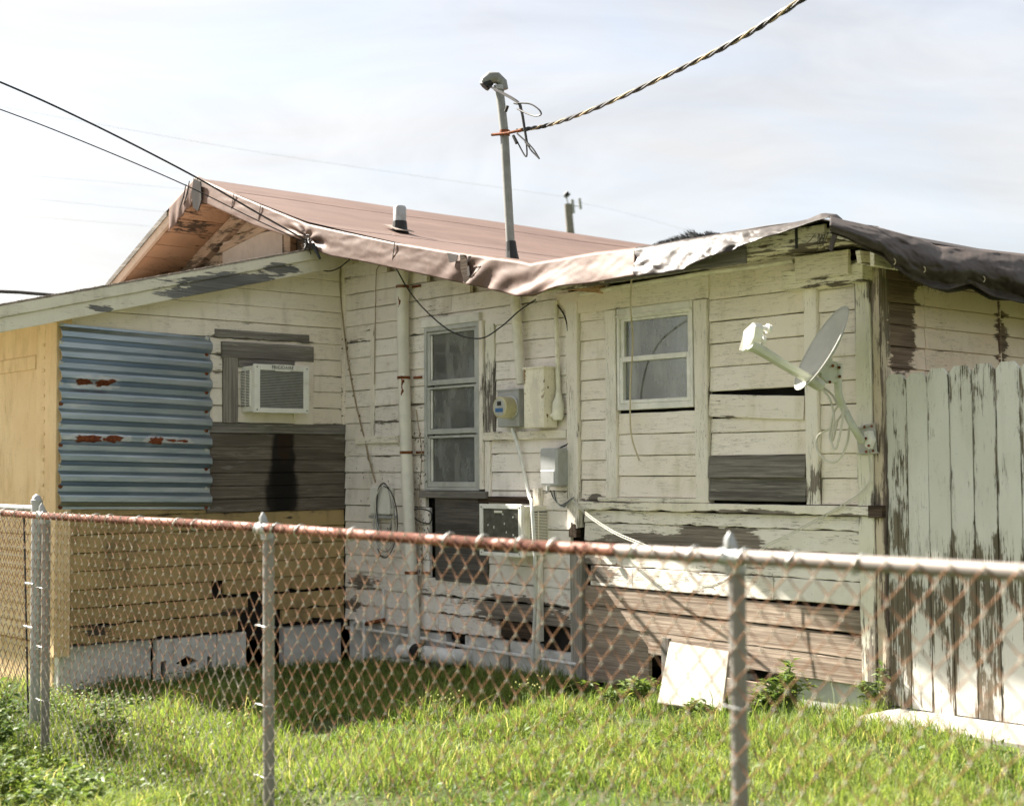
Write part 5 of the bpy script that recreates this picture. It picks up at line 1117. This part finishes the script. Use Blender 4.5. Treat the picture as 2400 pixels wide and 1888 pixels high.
# ------------------------------------------------------------------ chain-link fence
FZT = 1.225
def fy(x): return -3.56 - .0625*x
cf = thing('chain_link_fence', 'rusty chain-link fence with round top rail crossing the foreground', 'fence', (5, fy(5), 0))
XJ = G3(1420, 1290, FZT).x
def railpts(a, b, n=10): return [(a+(b-a)*k/n, fy(a+(b-a)*k/n), FZT+.004*math.sin((a+(b-a)*k/n)*1.7)) for k in range(n+1)]
tag(MB().tube(railpts(.3, XJ+.04, 24), .0178, 14).build('top_rail', MAT['rail_rust'], cf, smooth=True), 'rusty red-brown length of top rail')
tag(MB().tube(railpts(XJ, 9.4, 16), .0190, 14).build('top_rail', MAT['rail_grey'], cf, smooth=True), 'pale grey length of top rail')
for x in (.3, 2.603, 4.978, 7.412, 9.2):
    zt = FZT-.028
    po = MB().tube([(x-.0, fy(x)+.026, -.2), (x, fy(x)+.022, zt)], .0222, 14).build('line_post', MAT['steelpost'], cf, smooth=True)
    MB().tube([(x, fy(x)+.018, zt-.01), (x, fy(x)+.012, zt+.02), (x, fy(x), FZT+.024), (x, fy(x)-.004, FZT+.045), (x, fy(x)-.002, FZT+.062)], [.027, .025, .017, .014, .004], 10).build('loop_cap', MAT['galv'], po, smooth=True)
    MB().tube([(x-.03, fy(x), FZT), (x+.03, fy(x), FZT)], .0225, 12).build('rail_ring', MAT['galv'], po, smooth=True)
    for z in (.28, .55, .85): MB().tube(spline([(x-.05, fy(x)-.008, z), (x-.02, fy(x)-.012, z+.004), (x+.03, fy(x)-.008, z), (x+.036, fy(x)+.03, z-.004)], 4), .0025, 5).build('tie_wire', MAT['galv'], po, smooth=True)
def mesh_wires(x0, x1, fyy, z0, z1, pitch=.092, hp=.083, r=.00175, nn=6):
    mi_ = []; h = pitch/2; hx = hp/2; K = int((x1-x0)/hx); J = int((z1-z0)/h); V = []; Fs = []
    for k in range(K):
        xc = x0+k*hx; pts = []
        for j in range(J+1):
            s = 1 if (j+k) % 2 else -1; x = xc+s*hx*.54 ; dep = .0035*s*(1 if k % 2 else -1)
            x += .004*noise.noise((xc*3, j*.4, 1)); z = z1-j*h+.003*noise.noise((xc*2, j*.3, 7))
            y = fyy(x)-.024+dep+.010*noise.noise((x*1.3, z*1.5, 3)); bend = .006
            y -= dep; pts += [Vector((x-s*bend*.8, y+.0032*s, z+bend)), Vector((x, y, z)), Vector((x-s*bend*.8, y-.0032*s, z-bend))]
        b = len(V); 
        for i, p in enumerate(pts):
            t = (pts[min(i+1, len(pts)-1)]-pts[max(i-1, 0)]).normalized(); a = Vector((0, 1, 0)); a = (a-t*a.dot(t)).normalized(); bb_ = t.cross(a)
            for q in range(nn): c = 2*math.pi*q/nn; rr_ = r*(1.45 if i % 3 == 1 else 1); V.append(p+a*(rr_*math.cos(c))+bb_*(rr_*math.sin(c)))
        for i in range(len(pts)-1):
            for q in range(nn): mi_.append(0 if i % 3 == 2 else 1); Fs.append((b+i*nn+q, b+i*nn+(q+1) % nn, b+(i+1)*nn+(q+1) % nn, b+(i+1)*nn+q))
    return V, Fs, mi_
def wire_mat():
    g = NG('rusty_fence_wire'); n = g.noise(3.0, None, 5, .6); n2 = g.noise(30.0, None, 3, .6); sx = g.N('ShaderNodeSeparateXYZ'); g.put(sx.inputs[0], g.co)
    c = g.mix(g.mr(n2, .35, .65), (.18,.078,.034), (.29,.15,.078))
    v = g.math('ADD', n, g.mr(sx.outputs[2], .1, .75, .22, 0.0)); c = g.mix(g.mr(v, .58, .72, 0, .85), c, (.40,.37,.32)); 
    return g.bsdf(c, .5, .35, spec=.5)
MAT['wire'] = wire_mat(); MAT['knuckle'] = plain('pale_zinc_wire', (.52,.46,.40), .4, .3)  # knuckle faces get a paler wire colour than the rest of the mesh
V, Fs, mi_ = mesh_wires(.45, 9.3, fy, .03, FZT+.012)
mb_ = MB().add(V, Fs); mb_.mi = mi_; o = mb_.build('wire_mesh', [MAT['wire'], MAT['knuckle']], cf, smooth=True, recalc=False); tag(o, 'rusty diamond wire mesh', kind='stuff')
tw = MB()
for k in range(50):
    x = .6+k*.18+random.uniform(-.03, .03)
    if random.random() < .5: continue
    tw.tube([(x+.013*math.sin(q), fy(x)-.024*math.cos(q), FZT+.024*math.sin(q)*.98+.0) for q in [i*.7 for i in range(10)]], .0028, 5)
tag(tw.build('rail_ties', MAT['alu'], cf, smooth=True, recalc=False), kind='stuff')
# return fence with gate post at the left
GX, GY = 1.69, -3.36
gt = thing('gate_fence', 'grey gate post with domed cap and side fence at the left edge', 'fence', (GX, GY, 0))
gp = MB().tube([(GX, GY, -.2), (GX, GY, 1.27)], .029, 16).build('gate_post', MAT['galv'], gt, smooth=True)
MB().tube([(GX, GY, 1.265), (GX, GY, 1.285), (GX, GY, 1.287), (GX, GY, 1.305), (GX, GY, 1.318)], [.034, .034, .028, .022, .006], 16).build('cap', MAT['galv'], gp, smooth=True)
MB().tube([(GX-.02, GY, 1.235), (-.6, GY+.02, 1.235)], .018, 12).build('top_rail', MAT['galv'], gt, smooth=True)
MB().tube([(GX-.045, GY, 1.235), (GX-.02, GY, 1.235)], .023, 12).build('rail_cup', MAT['galv'], gt, smooth=True)
MB().tube([(GX-.16, GY-.01, 1.25), (GX-.07, GY-.01, .05)], .006, 6).build('tension_bar', MAT['black'], gt, smooth=True)
for z in (.55, .8): MB().tube([(GX-.11, GY-.02, z), (GX+.03, GY-.032, z)], .006, 6).build('band', MAT['galv'], gt, smooth=True)
V, Fs, mi_ = mesh_wires(-.5, GX-.09, lambda x: GY+.02, .03, 1.23)
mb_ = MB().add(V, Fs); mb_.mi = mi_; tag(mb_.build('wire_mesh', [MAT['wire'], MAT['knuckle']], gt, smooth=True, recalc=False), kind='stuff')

# ------------------------------------------------------------------ vegetation
def np_mesh(name, V, faces, tint, mat):
    me = bpy.data.meshes.new(name); me.vertices.add(len(V)); me.vertices.foreach_set('co', V.astype(np.float32).ravel())
    tot = np.concatenate([np.full(len(f), f.shape[1]) for f in faces]); li = np.concatenate([f.ravel() for f in faces])
    me.loops.add(len(li)); me.loops.foreach_set('vertex_index', li.astype(np.int32)); me.polygons.add(len(tot))
    me.polygons.foreach_set('loop_start', np.concatenate([[0], np.cumsum(tot)[:-1]]).astype(np.int32)); me.polygons.foreach_set('loop_total', tot.astype(np.int32))
    a = me.attributes.new('tint', 'FLOAT', 'POINT'); a.data.foreach_set('value', tint.astype(np.float32)); me.update(calc_edges=True); me.validate()
    o = bpy.data.objects.new(name, me); COL.objects.link(o); me.materials.append(mat); return o
def vnoise(x, y, f, seed=0):
    return np.array([noise.noise((a*f, b*f, seed)) for a, b in zip(x, y)])
def in_view(x, y, m=.12):
    d = np.stack([x-CAM.x, y-CAM.y, np.full_like(x, -CAM.z)], 1); z = d @ np.array(FW); u = (d @ np.array(RT))/z*F_PX/1200; v = (d @ np.array(UP))/z*F_PX/944
    return (z > 2) & (abs(u) < 1+m*2) & (v > -1-m*2.5)
def grass(n):
    x = rng.uniform(-2.6, 9.0, n); y = rng.uniform(-5.3, .05, n)
    k = (in_view(x, y) | (in_view(x, y, .4) & (rng.random(n) < .4))) & ~((x < .03) & (y > -2.47)) & ~((x > 5.22) & (y > -.42-.07*(x-5.24)+.05*np.sin(x*9))); x, y = x[k], y[k]
    cl = vnoise(x, y, 2.2, 1); cl2 = vnoise(x, y, .8, 4); k = rng.random(len(x)) < .66+1.1*cl+.6*cl2; x, y, cl, cl2 = x[k], y[k], cl[k], cl2[k]; n = len(x)
    z = np.array([gz(a, b) for a, b in zip(x, y)])-.005
    h = (.038+.050*rng.random(n)+.06*rng.random(n)**4)*(1+1.2*cl+.5*cl2); h *= np.where(rng.random(n) < .02, 1.9, 1)
    w = rng.uniform(.0013, .0032, n); a = rng.uniform(0, 2*np.pi, n); ld = rng.uniform(0, 2*np.pi, n); le = rng.uniform(.15, .95, n)*h
    sx, sy = np.cos(a)*w, np.sin(a)*w; lx, ly = np.cos(ld)*le, np.sin(ld)*le
    P = np.stack([np.stack([x-sx, y-sy, z], 1), np.stack([x+sx, y+sy, z], 1), np.stack([x-sx*.8+lx*.35, y-sy*.8+ly*.35, z+h*.62], 1), np.stack([x+sx*.8+lx*.35, y+sy*.8+ly*.35, z+h*.62], 1), np.stack([x+lx, y+ly, z+h*(1-.25*le/h)], 1)], 1)
    b = np.arange(n)[:, None]*5; q = b+np.array([0, 1, 3, 2]); t = b+np.array([2, 3, 4])
    tint = np.clip(rng.normal(.42+.35*cl2, .2, n), 0, .78); dry = rng.random(n) < .10; tint[dry] = rng.uniform(.85, 1, dry.sum())
    o = np_mesh('grass', P.reshape(-1, 3), [q, t], np.repeat(tint, 5), MAT['grass']); tag(o, 'sunlit green lawn grass between the fence and the house', 'grass', kind='stuff')
grass(400000)
def leaves(P, D, L, W, tint, name, mat, rx=None):
    """folded pointed leaves: P base, D direction, L length, W width"""
    n = len(P); up = rng.normal(0, .35, (n, 3)); up[:, 2] += 1; S = np.cross(D, up); S /= np.linalg.norm(S, axis=1)[:, None]+1e-9; N = np.cross(S, D)
    L = L[:, None]; W = W[:, None]; m = P+D*L*.45-N*L*.04; tip = P+D*L-N*L*.18
    V = np.stack([P, m+S*W+N*W*.35, tip, m-S*W+N*W*.35, m], 1); b = np.arange(n)[:, None]*5
    return V.reshape(-1, 3), [b+np.array([0, 4, 1]), b+np.array([4, 2, 1]), b+np.array([0, 3, 4]), b+np.array([3, 2, 4])], np.repeat(tint, 5)
def unit(v): return v/(np.linalg.norm(v, axis=1)[:, None]+1e-9)
def cover(n):
    x = rng.uniform(.0, 7.6, n); y = rng.uniform(-5.6, -.2, n); c = vnoise(x, y, .9, 11)
    px = np.array([(Vector((a, b, 0))-CAM).dot(RT)/(Vector((a, b, 0))-CAM).dot(FW)*F_PX+1200 for a, b in zip(x, y)])
    dens = np.clip((700-px)/600, 0, 1)*.8+np.clip(c+.08, 0, 1)*.8
    k = in_view(x, y) & (rng.random(n) < dens) & ~((x < .05) & (y > -2.5)) & ~((x > 5.15) & (y > -.62)); x, y = x[k], y[k]; n = len(x)
    z = np.array([gz(a, b) for a, b in zip(x, y)])+rng.random(n)**1.3*.10
    a = rng.uniform(0, 2*np.pi, n); D = unit(np.stack([np.cos(a), np.sin(a), rng.uniform(-.1, .9, n)], 1))
    V, Fc, T = leaves(np.stack([x, y, z], 1), D, rng.uniform(.018, .042, n), rng.uniform(.006, .013, n), np.clip(rng.normal(.4, .25, n), 0, 1), '', None)
    tag(np_mesh('ground_cover', V, Fc, T, MAT['leaf']), 'small broad-leaved weeds carpeting the lawn at lower left', 'weeds', kind='stuff')
cover(60000)
def plant(name, label, loc, h, spread, nst, nl, mat, ll=(.03, .06), ww=.32, cat='plant', group=None, lean=.5, seeds=0):
    t = thing(name, label, cat, loc, group); P = []; D = []; st = MB(); loc = Vector(loc)
    for s in range(nst):
        a = random.uniform(0, 6.28); r = spread*random.uniform(.1, 1)**.7; hh = h*random.uniform(.55, 1)
        b = loc+Vector((random.uniform(-1, 1)*spread*.25, random.uniform(-1, 1)*spread*.25, 0)); tp = loc+Vector((math.cos(a)*r, math.sin(a)*r*.8, hh*(1-.25*(r/spread)**2)))
        mid = (b+tp)/2+Vector((0, 0, hh*.15)); q = spline([b, mid, tp], 6); st.tube(q, [max(.0012, .004*(1-i/len(q))*h/.4+.001) for i in range(len(q))], 5)
        for k in range(nl):
            u = random.uniform(.12, 1)**.8; i = min(len(q)-1, int(u*(len(q)-1)+.5)); an = random.uniform(0, 6.28)
            P.append(q[i]+Vector((random.uniform(-.01, .01),)*3)); D.append((math.cos(an), math.sin(an), random.uniform(-.25, .75)))
    n = len(P); L = rng.uniform(ll[0], ll[1], n); V, Fc, T = leaves(np.array([tuple(p) for p in P]), unit(np.array(D)), L, L*ww*.5*rng.uniform(.8, 1.2, n), np.clip(rng.normal(.45, .25, n), 0, 1), '', None)
    setpar(np_mesh('leaves', V, Fc, T, mat), t); st.build('stem', mat if False else MAT['stem'], t, smooth=True)
    if seeds:
        m = MB()
        for i in range(seeds):
            c = loc+Vector((random.uniform(-1, 1)*spread, random.uniform(-1, 1)*spread, h*random.uniform(.7, 1.1))); m.tube([c-Vector((0, 0, .006)), c, c+Vector((0, 0, .006))], [.002, .006, .002], 6)
        tag(m.build('seed_heads', MAT['seed'], t, smooth=True), kind='stuff')
    return t
MAT['stem'] = plain('green_stem', (.12,.17,.05), .7); MAT['seed'] = plain('yellow_seed_head', (.48,.46,.16), .8)
# weeds along the foot of the outer wall
for i, (px, py, h, sp, ns, lab) in enumerate((
    (1915, 1655, .44, .13, 9, 'tallest leafy weed at the foot of the outer corner'),
    (1990, 1672, .26, .16, 11, 'low leafy weed beside the concrete path'),
    (2055, 1690, .20, .15, 10, 'spreading leafy weed at the end of the concrete path'),
    (1850, 1680, .20, .14, 10, 'leafy weed below the low brown plank'),
    (1790, 1672, .09, .10, 7, 'leafy weed right of the leaning pale panel'),
    (1500, 1655, .11, .10, 7, 'leafy weed left of the leaning pale panel'),
    (1430, 1660, .07, .09, 6, 'low weed in shade below the wide brown plank'),
    (1345, 1625, .08, .10, 7, 'dark weed at the foot of the old corner post'),
    (1640, 1690, .05, .08, 6, 'small weed in front of the leaning pale panel'))):
    p = G3(px, py, .03); p.z = gz(p.x, p.y)
    plant('leafy_weed', lab, p, h*1.45+.04, sp*1.3, ns+4, 18, MAT['leaf'], (.035, .075), .36, group='weeds along the house wall', seeds=0)
p = F3(1868, 1640, -.04); plant('seedling', 'young plant sprouting through the hole under the brown boards', (p.x, p.y, .0), .36, .07, 4, 16, MAT['leaf'], (.03, .06), .4)
for i, (px, py, lab) in enumerate(((905, 1560, 'straggly shaded weed against the inner foundation'), (985, 1490, 'weed growing up behind the drain pipe'), (860, 1560, 'small weed beside the standpipe'))):
    p = G3(px, 1560, 0); plant('shade_weed', lab, (p.x, min(p.y, -.06), gz(p.x, p.y)), .28 if i == 1 else .2, .12, 6, 9, MAT['bushleaf'], (.02, .045), .35, group='weeds in the shaded corner')
# flowering grass heads in the lawn
for i, (px, py, lab) in enumerate(((1040, 1700, 'weed with round yellow-green seed heads in the shade edge'), (1240, 1670, 'seeding weed in front of the old corner post'), (570, 1720, 'pale seeding weed behind the middle fence post'))):
    p = G3(px, py, .03); plant('seeding_weed', lab, (p.x, p.y, gz(p.x, p.y)), .22, .10, 9, 5, MAT['leaf'], (.02, .04), .2, group='seeding weeds on the lawn', seeds=14)
# bush at the lower left, along the fence
for i, (X, Y, h, sp, ns, lab) in enumerate(((2.45, -3.95, .52, .24, 24, 'dark leafy bush at the left fence post'), (2.85, -4.12, .34, .24, 20, 'low leafy bush in front of the left fence post'), (2.05, -3.85, .52, .24, 22, 'leafy bush at the far left edge'),
    (3.5, -4.35, .30, .28, 18, 'spreading weed at the lower left corner'), (2.85, -3.5, .34, .25, 18, 'bushy weed just behind the left fence post'), (3.9, -4.2, .22, .26, 16, 'low weed right of the lower left corner'))):
    plant('bush', lab, (X, Y, gz(X, Y)), h, sp, ns, 20, MAT['bushleaf'] if i < 3 else MAT['leaf'], (.028, .06), .5, cat='bush', group='bushes at the lower left')
